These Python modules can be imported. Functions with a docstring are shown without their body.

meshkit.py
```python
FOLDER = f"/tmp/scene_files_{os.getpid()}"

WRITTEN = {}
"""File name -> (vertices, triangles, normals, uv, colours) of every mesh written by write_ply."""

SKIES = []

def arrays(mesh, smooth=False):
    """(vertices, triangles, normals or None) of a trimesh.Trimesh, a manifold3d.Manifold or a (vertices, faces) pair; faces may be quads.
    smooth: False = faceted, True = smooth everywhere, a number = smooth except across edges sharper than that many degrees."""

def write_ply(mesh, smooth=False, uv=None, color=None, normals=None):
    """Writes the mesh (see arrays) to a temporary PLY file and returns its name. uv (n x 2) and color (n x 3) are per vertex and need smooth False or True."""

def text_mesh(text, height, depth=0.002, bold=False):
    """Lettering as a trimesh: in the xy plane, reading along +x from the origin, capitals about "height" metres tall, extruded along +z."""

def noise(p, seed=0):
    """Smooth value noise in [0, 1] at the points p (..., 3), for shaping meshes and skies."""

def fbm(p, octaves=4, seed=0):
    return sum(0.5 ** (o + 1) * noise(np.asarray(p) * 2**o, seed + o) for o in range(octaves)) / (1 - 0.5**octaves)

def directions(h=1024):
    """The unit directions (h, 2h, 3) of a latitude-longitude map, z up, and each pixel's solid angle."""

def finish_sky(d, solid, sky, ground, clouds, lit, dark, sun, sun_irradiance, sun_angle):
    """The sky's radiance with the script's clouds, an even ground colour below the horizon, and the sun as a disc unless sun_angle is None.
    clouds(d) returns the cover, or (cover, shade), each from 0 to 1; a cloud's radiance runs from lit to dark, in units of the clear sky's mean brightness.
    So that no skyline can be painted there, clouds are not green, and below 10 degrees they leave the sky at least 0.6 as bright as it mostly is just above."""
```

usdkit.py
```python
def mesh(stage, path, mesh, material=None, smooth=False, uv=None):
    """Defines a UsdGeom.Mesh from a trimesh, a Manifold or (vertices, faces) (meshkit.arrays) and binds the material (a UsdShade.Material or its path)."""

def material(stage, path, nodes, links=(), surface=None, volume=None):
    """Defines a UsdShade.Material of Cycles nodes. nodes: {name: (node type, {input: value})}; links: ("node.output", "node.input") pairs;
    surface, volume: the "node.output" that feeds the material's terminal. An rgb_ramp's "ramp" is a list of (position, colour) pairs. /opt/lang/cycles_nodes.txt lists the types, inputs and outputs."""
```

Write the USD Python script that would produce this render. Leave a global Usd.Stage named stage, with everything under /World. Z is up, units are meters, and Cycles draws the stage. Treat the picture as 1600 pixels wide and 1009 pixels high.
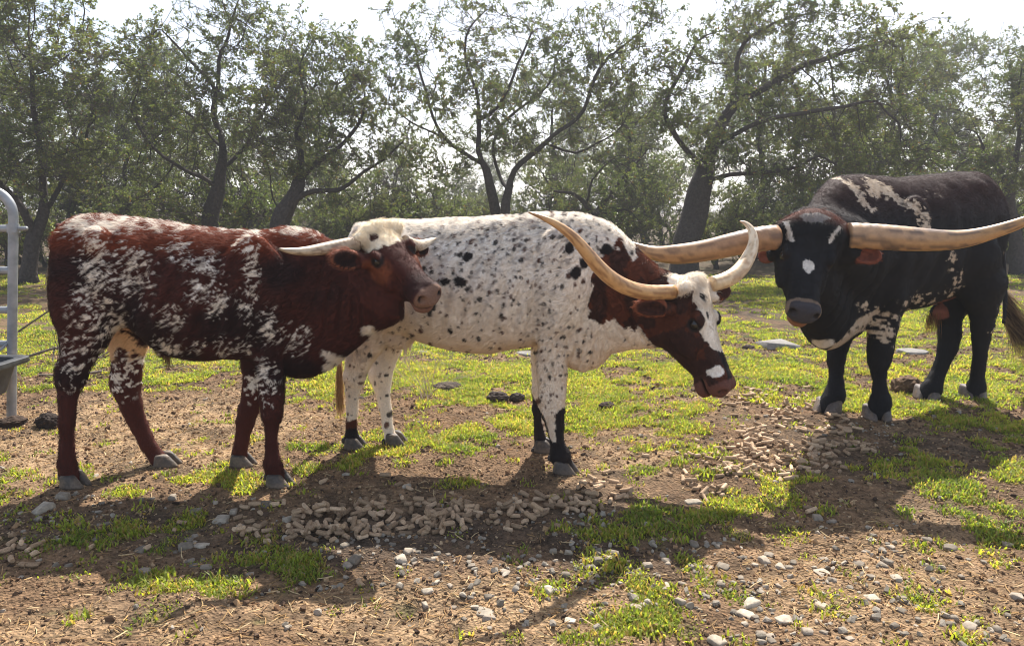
import math, random
import numpy as np
import trimesh
import usdkit, meshkit
from scipy.interpolate import PchipInterpolator
from scipy.spatial import cKDTree
from pxr import Gf, Sdf, Usd, UsdGeom, UsdLux, UsdShade, Vt

stage = Usd.Stage.CreateInMemory()
UsdGeom.SetStageUpAxis(stage, "Z")
UsdGeom.SetStageMetersPerUnit(stage, 1.0)
UsdGeom.Xform.Define(stage, "/World")
UsdGeom.Scope.Define(stage, "/World/Looks")

# ------------------------------------------------------------------ camera, sky, sun
EYE, FPX, PITCH = 1.27, 1155.0, math.atan(179.5 / 1155.0)
EXPOSURE = 1.24
SUN_EL, SUN_AZ = math.radians(52), math.radians(13)      # azimuth from +y towards +x
SKY_STRENGTH, SUN_INTENSITY = 0.09, 1.25
cam = UsdGeom.Camera.Define(stage, "/World/camera")
cam.CreateHorizontalApertureAttr(36.0)
cam.CreateVerticalApertureAttr(36.0 * 645 / 1024)
cam.CreateFocalLengthAttr(36.0 * FPX / 1600)
cam.CreateExposureAttr(EXPOSURE)
cam.CreateClippingRangeAttr((0.05, 3000.0))
cam.AddTranslateOp().Set((0, 0, EYE))
cam.AddRotateXOp().Set(90 - math.degrees(PITCH))

sky_mat = usdkit.material(stage, "/World/Looks/sky_look", {
    "co": ("texture_coordinate", {}),
    "sky": ("sky_texture", {"sky_type": "single_scattering", "sun_disc": False, "sun_elevation": SUN_EL, "sun_rotation": SUN_AZ, "air_density": 1.0, "aerosol_density": 2.5}),
    "mp": ("mapping", {"scale": (1.0, 1.0, 2.6)}),
    "nz": ("noise_texture", {"scale": 1.7, "detail": 6.0, "roughness": 0.6}),
    "rp": ("rgb_ramp", {"ramp": [(0.36, (0.08, 0.08, 0.08)), (0.70, (0.50, 0.50, 0.50))]}),
    "mx": ("mix", {"mix_type": "mix", "color2": (4.6, 4.8, 5.1)}),
    "bg": ("background_shader", {"strength": SKY_STRENGTH})},
    [("co.generated", "mp.vector"), ("mp.vector", "nz.vector"), ("nz.fac", "rp.fac"), ("rp.color", "mx.fac"), ("sky.color", "mx.color1"), ("mx.color", "bg.color")], surface="bg.background")
dome = UsdLux.DomeLight.Define(stage, "/World/sky")
UsdShade.MaterialBindingAPI.Apply(dome.GetPrim()).Bind(sky_mat)
dome.GetPrim().SetCustomDataByKey("kind", "structure")
sun = UsdLux.DistantLight.Define(stage, "/World/sun")
sun.CreateIntensityAttr(SUN_INTENSITY)
sun.CreateAngleAttr(0.5)
sun.CreateNormalizeAttr(True)
sun.CreateColorAttr((1.0, 0.95, 0.88))
SUN_DIR = np.array([math.sin(SUN_AZ) * math.cos(SUN_EL), math.cos(SUN_AZ) * math.cos(SUN_EL), math.sin(SUN_EL)])
sun.AddTransformOp().Set(Gf.Matrix4d(Gf.Rotation(Gf.Vec3d(0, 0, 1), Gf.Vec3d(*SUN_DIR)), Gf.Vec3d(0, 0, 30)))

HAZE = 0.0016
if HAZE:  # volume added to brighten the trees like a veil of sun glare
    hz = trimesh.creation.box((900, 560, 21.0)); hz.apply_translation((0, 200, 9.0))
    hm = usdkit.material(stage, "/World/Looks/haze_look", {"v": ("principled_volume", {"color": (.93, .96, 1.0), "density": HAZE, "anisotropy": 0.45})}, [], volume="v.volume")
    hp = usdkit.mesh(stage, "/World/haze", hz, hm).GetPrim()
    hp.SetCustomDataByKey("kind", "stuff"); hp.SetCustomDataByKey("label", "thin haze added to veil and lighten the oaks like sun glare"); hp.SetCustomDataByKey("category", "haze")

# ------------------------------------------------------------------ helpers
CP, SP = math.cos(PITCH), math.sin(PITCH)


def ray(u, v):
    x, y = (u - 800.0) / FPX, (504.5 - v) / FPX
    return np.array([x, CP + y * SP, -SP + y * CP])


def at(u, v, Y):
    """the point of the place that is Y metres ahead, seen in direction (u, v)"""
    r = ray(u, v)
    return np.array([0, 0, EYE]) + r * (Y / r[1])


def ground_at(u, v, z=0.0):
    r = ray(u, v)
    return np.array([0, 0, EYE]) + r * ((z - EYE) / r[2])


def proj(p):
    q = np.asarray(p, float) - [0, 0, EYE]
    x, d, h = q[..., 0], q[..., 1] * CP - q[..., 2] * SP, q[..., 1] * SP + q[..., 2] * CP
    return 800 + FPX * x / d, 504.5 - FPX * h / d


used = {}


def numbered(path):
    n = used.get(path, 0)
    used[path] = n + 1
    return path if n == 0 else f"{path}_{n:03d}"


def tag(prim, label=None, cat=None, group=None, kind=None):
    prim = prim.GetPrim() if hasattr(prim, "GetPrim") else prim
    for k, val in (("label", label), ("category", cat), ("group", group), ("kind", kind)):
        if val:
            prim.SetCustomDataByKey(k, val)
    return prim


def thing(name, label, cat, loc=(0, 0, 0), rotz=0.0, group=None):
    x = UsdGeom.Xform.Define(stage, numbered("/World/" + name))
    x.AddTranslateOp().Set(Gf.Vec3d(*map(float, loc)))
    if rotz:
        x.AddRotateZOp().Set(math.degrees(rotz))
    return tag(x, label, cat, group)


def part(parent, name, mesh, mat, smooth=False, color=None):
    path = numbered((str(parent.GetPath()) if parent is not None else "/World") + "/" + name)
    m = usdkit.mesh(stage, path, mesh, mat, smooth=smooth)
    if color is not None:
        UsdGeom.PrimvarsAPI(m).CreatePrimvar("tone", Sdf.ValueTypeNames.Color3fArray, "vertex").Set(Vt.Vec3fArray.FromNumpy(np.asarray(color, np.float32)))
    return m.GetPrim()


def curves(parent, name, pts, widths, mat, color=None):
    """pts (n, k, 3), widths (n, k)"""
    path = numbered((str(parent.GetPath()) if parent is not None else "/World") + "/" + name)
    c = UsdGeom.BasisCurves.Define(stage, path)
    n, k, _ = pts.shape
    c.CreateTypeAttr("linear")
    c.CreateCurveVertexCountsAttr(Vt.IntArray.FromNumpy(np.full(n, k, np.int32)))
    c.CreatePointsAttr(Vt.Vec3fArray.FromNumpy(pts.reshape(-1, 3).astype(np.float32)))
    c.CreateWidthsAttr(Vt.FloatArray.FromNumpy(widths.reshape(-1).astype(np.float32)))
    c.SetWidthsInterpolation("vertex")
    if color is not None:
        UsdGeom.PrimvarsAPI(c).CreatePrimvar("tone", Sdf.ValueTypeNames.Color3fArray, "uniform").Set(Vt.Vec3fArray.FromNumpy(np.asarray(color, np.float32)))
    UsdShade.MaterialBindingAPI.Apply(c.GetPrim()).Bind(mat)
    return c.GetPrim()


def quats(axis_angle_rows):
    return [Gf.Quath(float(w), float(x), float(y), float(z)) for w, x, y, z in axis_angle_rows]


def euler_quat(rx, ry, rz):
    cx, sx, cy, sy, cz, sz = np.cos(rx / 2), np.sin(rx / 2), np.cos(ry / 2), np.sin(ry / 2), np.cos(rz / 2), np.sin(rz / 2)
    return np.stack([cx * cy * cz + sx * sy * sz, sx * cy * cz - cx * sy * sz, cx * sy * cz + sx * cy * sz, cx * cy * sz - sx * sy * cz], -1)


def instancer(path, protos, pos, quat, scale, idx):
    """protos: list of (name, [(mesh, material, smooth, colour)])"""
    pi = UsdGeom.PointInstancer.Define(stage, path)
    rel = pi.CreatePrototypesRel()
    for nm, pieces in protos:
        r = UsdGeom.Xform.Define(stage, f"{path}/{nm}")
        for i, (pn, mesh, mat, smooth, col) in enumerate(pieces):
            part(r.GetPrim(), pn, mesh, mat, smooth, col)
        rel.AddTarget(r.GetPath())
    pi.CreatePositionsAttr(Vt.Vec3fArray.FromNumpy(np.asarray(pos, np.float32)))
    pi.CreateOrientationsAttr(Vt.QuathArray(quats(quat)))
    s = np.asarray(scale, np.float32)
    pi.CreateScalesAttr(Vt.Vec3fArray.FromNumpy(np.repeat(s[:, None], 3, 1) if s.ndim == 1 else s))
    pi.CreateProtoIndicesAttr(Vt.IntArray.FromNumpy(np.asarray(idx, np.int32)))
    return pi.GetPrim()


def tube(points, radii, sides=8, cap=True, squash=None):
    """a tube along points; returns (vertices, faces)"""
    P, R = np.asarray(points, float), np.asarray(radii, float)
    T = np.gradient(P, axis=0)
    T /= np.linalg.norm(T, axis=1, keepdims=True) + 1e-12
    ref = np.array([0, 0, 1.0]) if abs(T[0][2]) < 0.9 else np.array([1.0, 0, 0])
    a = np.cross(ref, T[0]); a /= np.linalg.norm(a)
    ang = np.arange(sides) / sides * 2 * np.pi
    V = []
    for i in range(len(P)):
        a = a - T[i] * (a @ T[i]); a /= np.linalg.norm(a) + 1e-12
        b = np.cross(T[i], a)
        V.append(P[i] + R[i] * (np.cos(ang)[:, None] * a + np.sin(ang)[:, None] * b))
    V = np.vstack(V)
    F = []
    n = len(P)
    i0 = (np.arange(n - 1)[:, None] * sides + np.arange(sides)[None]).ravel()
    i1 = (np.arange(n - 1)[:, None] * sides + (np.arange(sides)[None] + 1) % sides).ravel()
    F = np.vstack([np.stack([i0, i1, i1 + sides], 1), np.stack([i0, i1 + sides, i0 + sides], 1)])
    if cap:
        V = np.vstack([V, P[0], P[-1]])
        k = np.arange(sides)
        F = np.vstack([F, np.stack([np.full(sides, n * sides), (k + 1) % sides, k], 1), np.stack([np.full(sides, n * sides + 1), (n - 1) * sides + k, (n - 1) * sides + (k + 1) % sides], 1)])
    return V, F


def spline(P, n):
    P = np.asarray(P, float)
    t = np.r_[0, np.cumsum(np.linalg.norm(np.diff(P[:, :3], axis=0), axis=1))]
    from scipy.interpolate import CubicSpline
    s = np.linspace(0, t[-1], n)
    return PchipInterpolator(t, P, axis=0)(s) if len(P) < 3 else np.hstack([CubicSpline(t, P[:, :3])(s), PchipInterpolator(t, P[:, 3:])(s)] if P.shape[1] > 3 else [CubicSpline(t, P)(s)])


def join(items):
    V, F, n = [], [], 0
    for v, f in items:
        V.append(v); F.append(np.asarray(f) + n); n += len(v)
    return np.vstack(V), np.vstack(F)


def sstep(x, a, b):
    t = np.clip((np.asarray(x, float) - a) / (b - a), 0, 1)
    return t * t * (3 - 2 * t)


def noise2(u, v, seed=0, octaves=1):
    p = np.stack([np.asarray(u, float) + 500, np.asarray(v, float) + 500, np.full(np.shape(u), 3.3)], -1)
    return meshkit.fbm(p, octaves, seed) if octaves > 1 else meshkit.noise(p, seed)


def inside(poly, u, v):
    poly = np.asarray(poly, float)
    c = np.zeros(np.shape(u), bool)
    j = len(poly) - 1
    for i in range(len(poly)):
        (xi, yi), (xj, yj) = poly[i], poly[j]
        c ^= ((yi > v) != (yj > v)) & (u < (xj - xi) * (v - yi) / ((yj - yi) or 1e-9) + xi)
        j = i
    return c


def look(name, nodes, links, surface=None, **k):
    return usdkit.material(stage, "/World/Looks/" + name, nodes, links, surface=surface, **k)


def toned(name, rough=0.7, noise=None, spec=0.3, bump=None, amount=0.25):
    """a surface whose colour is the mesh's own tone, with grain"""
    nodes = {"a": ("attribute", {"attribute": "tone"}), "co": ("texture_coordinate", {}), "n": ("noise_texture", {"scale": noise or 60.0, "detail": 4.0}),
             "r": ("rgb_ramp", {"ramp": [(0.25, (1 - amount,) * 3), (0.75, (1 + amount,) * 3)]}), "m": ("mix", {"mix_type": "multiply", "fac": 1.0}),
             "p": ("principled_bsdf", {"roughness": rough, "specular_ior_level": spec})}
    links = [("co.object", "n.vector"), ("n.fac", "r.fac"), ("a.color", "m.color1"), ("r.color", "m.color2"), ("m.color", "p.base_color")]
    if bump:
        nodes["b"] = ("bump", {"strength": bump[0], "distance": bump[1]})
        links += [("n.fac", "b.height"), ("b.normal", "p.normal")]
    return look(name, nodes, links, "p.BSDF")


rng = np.random.default_rng(7)
# ------------------------------------------------------------------ animals
class Field:
    """a signed distance field on a grid; shapes are blended in and one smooth skin is drawn through it"""

    def __init__(self, lo, hi, h):
        self.h, self.lo = h, np.asarray(lo, float)
        self.n = np.ceil((np.asarray(hi) - lo) / h).astype(int) + 1
        self.F = np.full(self.n, 0.3, np.float32)

    def block(self, lo, hi):
        a = np.clip(np.floor((np.asarray(lo) - self.lo) / self.h).astype(int), 0, self.n - 1)
        b = np.clip(np.ceil((np.asarray(hi) - self.lo) / self.h).astype(int) + 1, 1, self.n)
        ax = [(self.lo[k] + self.h * np.arange(a[k], b[k])).astype(np.float32) for k in range(3)]
        return tuple(slice(a[k], b[k]) for k in range(3)), np.meshgrid(*ax, indexing="ij", sparse=True)

    def add(self, fn, lo, hi, k):
        m = k + 0.02
        sl, (x, y, z) = self.block(np.asarray(lo) - m, np.asarray(hi) + m)
        if min(s.stop - s.start for s in sl) <= 0:
            return
        d, a = fn(x, y, z), self.F[sl]
        t = np.clip(0.5 + 0.5 * (d - a) / k, 0, 1)
        self.F[sl] = d * (1 - t) + a * t - k * t * (1 - t)

    def cut(self, fn, lo, hi, k):
        m = k + 0.02
        sl, (x, y, z) = self.block(np.asarray(lo) - m, np.asarray(hi) + m)
        d, a = -fn(x, y, z), self.F[sl]
        t = np.clip(0.5 - 0.5 * (d - a) / k, 0, 1)
        self.F[sl] = d * (1 - t) + a * t + k * t * (1 - t)

    def bone(self, p, rp, q, rq, k=0.02, ys=1.0):
        p, q = np.asarray(p, float), np.asarray(q, float)
        d = q - p; d2 = d.copy(); d2[1] /= ys
        dd = max(d2 @ d2, 1e-9)

        def fn(x, y, z):
            a, b, c = x - p[0], (y - p[1]) / ys, z - p[2]
            t = np.clip((a * d2[0] + b * d2[1] + c * d2[2]) / dd, 0, 1)
            return np.sqrt((a - t * d2[0]) ** 2 + (b - t * d2[1]) ** 2 + (c - t * d2[2]) ** 2) - (rp + t * (rq - rp))
        r = max(rp, rq)
        self.add(fn, np.minimum(p, q) - r, np.maximum(p, q) + r, k)

    def chain(self, pts, k=0.02, ys=1.0):
        for (p, rp), (q, rq) in zip(pts[:-1], pts[1:]):
            self.bone(p, rp, q, rq, k, ys)

    def ell(self, c, R, M=np.eye(3), k=0.03, cut=False):
        """ellipsoid with centre c, radii R along the rows of M"""
        c, R, M = np.asarray(c, float), np.asarray(R, float), np.asarray(M, float)

        def fn(x, y, z):
            a, b, e = x - c[0], y - c[1], z - c[2]
            q = [M[i, 0] * a + M[i, 1] * b + M[i, 2] * e for i in range(3)]
            rho = np.sqrt(q[0] ** 2 + q[1] ** 2 + q[2] ** 2) + 1e-6
            r = np.sqrt((q[0] / R[0]) ** 2 + (q[1] / R[1]) ** 2 + (q[2] / R[2]) ** 2) + 1e-6
            return rho - rho / r
        ext = np.sqrt(((M * R[:, None]) ** 2).sum(0))
        (self.cut if cut else self.add)(fn, c - ext, c + ext, k)

    def value(self, p):
        from scipy.ndimage import map_coordinates
        return map_coordinates(self.F, ((np.asarray(p) - self.lo) / self.h).T, order=1, mode="nearest")

    def skin(self):
        F, n = self.F, self.n
        S = F < 0
        c = np.zeros(n - 1, np.int8)
        for i, j, k in np.ndindex(2, 2, 2):
            c += S[i:n[0] - 1 + i, j:n[1] - 1 + j, k:n[2] - 1 + k]
        cell = np.argwhere((c > 0) & (c < 8))
        idx = np.full(n - 1, -1, np.int64)
        idx[tuple(cell.T)] = np.arange(len(cell))
        acc, cnt = np.zeros((len(cell), 3)), np.zeros(len(cell))
        corners = np.array(list(np.ndindex(2, 2, 2)))
        for a in corners:
            for ax in range(3):
                if a[ax]:
                    continue
                b = a.copy(); b[ax] = 1
                fa, fb = F[tuple((cell + a).T)], F[tuple((cell + b).T)]
                m = (fa < 0) != (fb < 0)
                t = np.where(m, fa / np.where(m, fa - fb, 1), 0)
                pos = a + t[:, None] * (b - a)
                acc[m] += pos[m]; cnt[m] += 1
        V = self.lo + (cell + acc / cnt[:, None]) * self.h
        faces = []
        for ax in range(3):
            u, w = (ax + 1) % 3, (ax + 2) % 3
            s0 = [slice(1, n[k] - 1) for k in range(3)]; s1 = list(s0)
            s0[ax] = slice(0, n[ax] - 1); s1[ax] = slice(1, n[ax])
            A, B = S[tuple(s0)], S[tuple(s1)]
            e = np.argwhere(A != B)
            off = np.ones(3, int); off[ax] = 0
            flip = A[tuple(e.T)]
            e = e + off
            q = []
            for du, dw in ((0, 0), (-1, 0), (-1, -1), (0, -1)):
                g = e.copy(); g[:, u] += du; g[:, w] += dw
                q.append(idx[tuple(g.T)])
            q = np.stack(q, 1)
            q[~flip] = q[~flip][:, ::-1]
            faces.append(q)
        Q = np.vstack(faces)
        T = np.vstack([Q[:, [0, 1, 2]], Q[:, [0, 2, 3]]])
        from scipy.sparse import coo_matrix
        e = np.vstack([Q[:, [0, 1]], Q[:, [1, 2]], Q[:, [2, 3]], Q[:, [3, 0]]])
        e = np.vstack([e, e[:, ::-1]])
        A = coo_matrix((np.ones(len(e)), (e[:, 0], e[:, 1])), shape=(len(V), len(V))).tocsr()
        deg = np.asarray(A.sum(1)).ravel()[:, None]
        for it in range(4):
            V = V + .55 * (A @ V / deg - V)
            V = V - .48 * (A @ V / deg - V)
        return trimesh.Trimesh(V, T, process=False)


class Frame:
    def __init__(self, origin, forward):
        self.o = np.array([origin[0], origin[1], 0.0])
        self.f = np.array([forward[0], forward[1], 0.0]); self.f /= np.linalg.norm(self.f)
        self.M = np.stack([self.f, [-self.f[1], self.f[0], 0], [0, 0, 1.0]])
        self.rot = math.atan2(self.f[1], self.f[0])

    def loc(self, p):
        return (np.asarray(p, float) - self.o) @ self.M.T

    def vec(self, d):
        return np.asarray(d, float) @ self.M.T

    def world(self, p):
        return np.asarray(p, float) @ self.M + self.o

    def on(self, u, v, yl=0.0):
        """the local point on the lengthwise plane y = yl"""
        r, n = ray(u, v), self.M[1]
        s = (yl - (np.array([0, 0, EYE]) - self.o) @ n) / (r @ n)
        return self.loc(np.array([0, 0, EYE]) + r * s)

    def dial(self, p, yl):
        """side-view coordinates of local points on the plane y = yl"""
        q = np.array(p, float); q[..., 1] = yl
        return proj(self.world(q))


HEAD_X = np.array([-.08, -.04, 0, .1, .2, .33, .45, .6, .75, .86, .95, 1.0, 1.03])
HEAD_T = np.array([-.10, -.02, .02, .035, .03, .02, .003, -.015, -.024, -.035, -.062, -.105, -.15])
HEAD_B = np.array([-.14, -.22, -.26, -.35, -.425, -.455, -.44, -.39, -.335, -.305, -.29, -.24, -.18])
HEAD_W = np.array([.06, .12, .17, .205, .205, .215, .19, .155, .130, .13, .125, .085, .04])


def add_head(f, fr, poll, nose, up_hint, L, wide=1.0, ears=(), open_mouth=0.0, deep=1.0):
    """a head from the poll to the muzzle; world points in; returns (local origin, axes, L)"""
    p, q = fr.loc(poll), fr.loc(nose)
    X = (q - p) / np.linalg.norm(q - p)
    U = fr.vec(up_hint); U = U - X * (U @ X); U /= np.linalg.norm(U)
    A = np.stack([X, np.cross(U, X), U])                       # rows: along, left, out of the forehead

    def H(x, y, z):
        return p + L * (x * A[0] + y * A[1] + z * A[2])
    it, ib, iw = (PchipInterpolator(HEAD_X, c) for c in (HEAD_T, HEAD_B * (1 + (deep - 1) * np.interp(HEAD_X, [0, .2, .5, .75, .9], [.6, 1, 1, .3, 0])), HEAD_W * wide))

    def fn(x, y, z):
        a, b, c = x - p[0], y - p[1], z - p[2]
        hx, hy, hz = ((A[i, 0] * a + A[i, 1] * b + A[i, 2] * c) / L for i in range(3))
        xc = np.clip(hx, -.08, 1.03)
        t, bo, w = it(xc).astype(np.float32), ib(xc).astype(np.float32), iw(xc).astype(np.float32)
        zc, h = (t + bo) / 2, (t - bo) / 2
        zn = (hz - zc) / h
        w = w * (1 - 0.32 * np.clip(-zn, 0, 1.3))
        rho = np.sqrt(hy ** 2 + (hz - zc) ** 2) + 1e-5
        r = ((np.abs(hy) / w) ** 2.6 + np.abs(zn) ** 2.6) ** (1 / 2.6) + 1e-5
        d = rho - rho / r
        return np.maximum(d, np.abs(hx - xc) + d * 0.3) * L
    R = 0.5 * L
    c = H(.5, 0, -.2)
    f.add(fn, c - 0.62 * L, c + 0.62 * L, 0.035)
    W = wide
    for s in (-1, 1):
        f.ell(H(.345, s * .185 * W, -.035), (.075 * L, .04 * L, .06 * L), A, .025)          # brow
        f.ell(H(.46, s * .17 * W, -.21), (.16 * L, .04 * L, .11 * L), A, .03)                # cheek
        f.ell(H(.06, s * .19 * max(W, 1.05), -.02), (.06 * L, .07 * L, .06 * L), A, .03)                # horn base
        f.ell(H(.94, s * .085, -.095), (.065 * L, .05 * L, .06 * L), A, .02)                   # nostril wing
    f.ell(H(.0, 0, .0), (.06 * L, .15 * L * W, .06 * L), A, .04)
    f.ell(H(.91, 0, -.14), (.10 * L, .132 * L * min(W, 1.1), .098 * L), A, .03)                           # muzzle
    f.ell(H(.885, 0, -.30), (.10 * L, .095 * L, .055 * L), A, .025)                    # chin
    for s in (-1, 1):
        f.ell(H(1.0, s * .098, -.100), (.050 * L, .034 * L, .034 * L), A, .010, cut=True)
        f.ell(H(.37, s * .235 * W, -.075), (.05 * L, .035 * L, .03 * L), A, .02, cut=True)  # eye socket
        f.ell(H(.65, s * .215 * W, -.12), (.14 * L, .05 * L, .07 * L), A, .04, cut=True)
    f.ell(H(.93, 0, -.236), (.12 * L, .2 * L, .020 * L), A, .014, cut=True)           # mouth line
    eyes, earinfo = [], []
    for s in (-1, 1):
        e = H(.372, s * .212 * W, -.075)
        ys = np.linspace(.12, .30, 60)
        val = f.value(np.array([H(.372, s * y * W, -.075) for y in ys]))
        out = ys[np.argmax(val > 0)]
        r = .047 * L
        eyes.append((H(.372, s * out * W, -.075) - A[1] * s * (r * 0.45), r, A[1] * s))
    for base, tip, width, face in ears:
        b, t = fr.loc(base), fr.loc(tip)
        ax = t - b; ln = np.linalg.norm(ax); ax /= ln
        nf = fr.vec(face); nf = nf - ax * (nf @ ax); nf /= np.linalg.norm(nf)
        M = np.stack([ax, np.cross(nf, ax), nf])
        c = b + ax * ln * .52
        f.bone(b - ax * .02, width * .36, b + ax * ln * .25, width * .42, .025)
        f.ell(c, (ln * .5, width * .5, .019), M, .014)
        f.ell(c + nf * .021, (ln * .40, width * .37, .018), M, .010, cut=True)
        earinfo.append((b, t, width, nf))
    return dict(p=p, A=A, L=L, eyes=eyes, ears=earinfo)


def torso_lines(fr, rows, yl=0.0):
    """rows: (u, v) side-view points of a line; to local x, z sorted by x"""
    q = np.array([fr.on(u, v, yl) for u, v in rows])
    q = q[np.argsort(q[:, 0])]
    return PchipInterpolator(q[:, 0], q[:, 2]), q[0, 0], q[-1, 0]


def add_torso(f, top, bottom, widths, power=2.3):
    """top, bottom: functions of local x; widths: rows (x, half width, sideways shift)"""
    (ft, a0, a1), (fb, b0, b1) = top, bottom
    w = np.asarray(sorted(widths), float)
    x0, x1 = max(a0, b0, w[0, 0]), min(a1, b1, w[-1, 0])
    fw, fs = PchipInterpolator(w[:, 0], w[:, 1]), PchipInterpolator(w[:, 0], w[:, 2])
    xs = np.linspace(x0, x1, 60)

    def fn(x, y, z):
        xc = np.clip(x, x0, x1)
        t, b, ww, s = (g(xc).astype(np.float32) for g in (ft, fb, fw, fs))
        zc, h = (t + b) / 2, (t - b) / 2
        zn = (z - zc) / h
        wz = ww * (1 - 0.16 * np.clip(zn, 0, 1) - 0.06 * np.clip(-zn, 0, 1))
        rho = np.sqrt((y - s) ** 2 + (z - zc) ** 2) + 1e-5
        r = ((np.abs(y - s) / wz) ** power + np.abs(zn) ** power) ** (1 / power) + 1e-5
        d = rho - rho / r
        e = np.abs(x - xc)
        return np.where(e > 0, np.sqrt(np.maximum(d, 0) ** 2 + e ** 2) + np.minimum(d, 0) * 0, d)
    lo = (x0, (fs(xs) - fw(xs)).min(), fb(xs).min())
    hi = (x1, (fs(xs) + fw(xs)).max(), ft(xs).max())
    f.add(fn, lo, hi, 0.04)
    return x0, x1


def leg(fr, rows, y_top, y_foot):
    """rows: (u, v, radius in the side view) from the top down; distance ahead runs from y_top to y_foot"""
    out = []
    v0, v1 = rows[0][1], rows[-1][1]
    for u, v, r in rows:
        Y = y_top + (y_foot - y_top) * min(1.0, (v - v0) / (v1 - v0))
        out.append((fr.loc(at(u, v, Y)), r * (.93 if 8 < r < 13.2 else 1.05 if 15 < r < 23 else 1.0) * Y / FPX))
    return out


def hoof_claws(length, height, width):
    """two claws of one hoof, toe along +x, base at z = 0, centred on the pastern"""
    res = []
    for s in (-1, 1):
        rows = []
        for z, xb, xt, w in ((0.0, -.46, .60, .47), (.18, -.47, .56, .48), (.55, -.43, .36, .45), (.85, -.40, .20, .42), (1.0, -.34, .10, .34)):
            ang = np.linspace(0, 2 * np.pi, 15)[:-1]
            cx, rx = (xb + xt) / 2 * length, (xt - xb) / 2 * length
            cs, sn = np.cos(ang), np.sin(ang)
            rows.append(np.stack([cx + rx * np.sign(cs) * np.abs(cs) ** .8, (0.045 * s + s * .25) * width + w * .49 * width * np.sign(sn) * np.abs(sn) ** .75 * (1 - .38 * np.clip(cs, 0, 1)) - s * .10 * width * np.clip(cs, 0, 1), np.full(14, z * height)], 1))
        V = np.vstack(rows)
        k = np.arange(14)
        F = []
        for i in range(4):
            a, b = i * 14 + k, i * 14 + (k + 1) % 14
            F += [np.stack([a, b, b + 14], 1), np.stack([a, b + 14, a + 14], 1)]
        V = np.vstack([V, rows[0].mean(0), rows[-1].mean(0)])
        F += [np.stack([np.full(14, 70), (k + 1) % 14, k], 1), np.stack([np.full(14, 71), 56 + k, 56 + (k + 1) % 14], 1)]
        res.append((V, np.vstack(F)))
    return res


hide_look = toned("hide", rough=0.75, noise=170, spec=0.15, bump=(0.35, 0.004), amount=0.22)
hair_look = look("coat_hair", {"a": ("attribute", {"attribute": "tone"}), "d": ("principled_bsdf", {"roughness": 0.5, "specular_ior_level": 0.35, "diffuse_roughness": 0.4}),
                               "t": ("translucent_bsdf", {}), "m": ("mix_closure", {"fac": 0.42})},
                 [("a.color", "d.base_color"), ("a.color", "t.color"), ("d.BSDF", "m.closure1"), ("t.BSDF", "m.closure2")], "m.closure")
horn_look = toned("horn", rough=0.42, noise=35, spec=0.45, bump=(0.25, 0.004), amount=0.16)
hoof_look = toned("hoof", rough=0.6, noise=90, spec=0.3, bump=(0.5, 0.004), amount=0.3)
eye_look = look("eye", {"p": ("principled_bsdf", {"base_color": (0.006, 0.004, 0.003), "roughness": 0.06, "specular_ior_level": 0.6})}, [], "p.BSDF")
skin_look = toned("bare_skin", rough=0.5, noise=120, spec=0.4, bump=(0.3, 0.003), amount=0.2)


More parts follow.
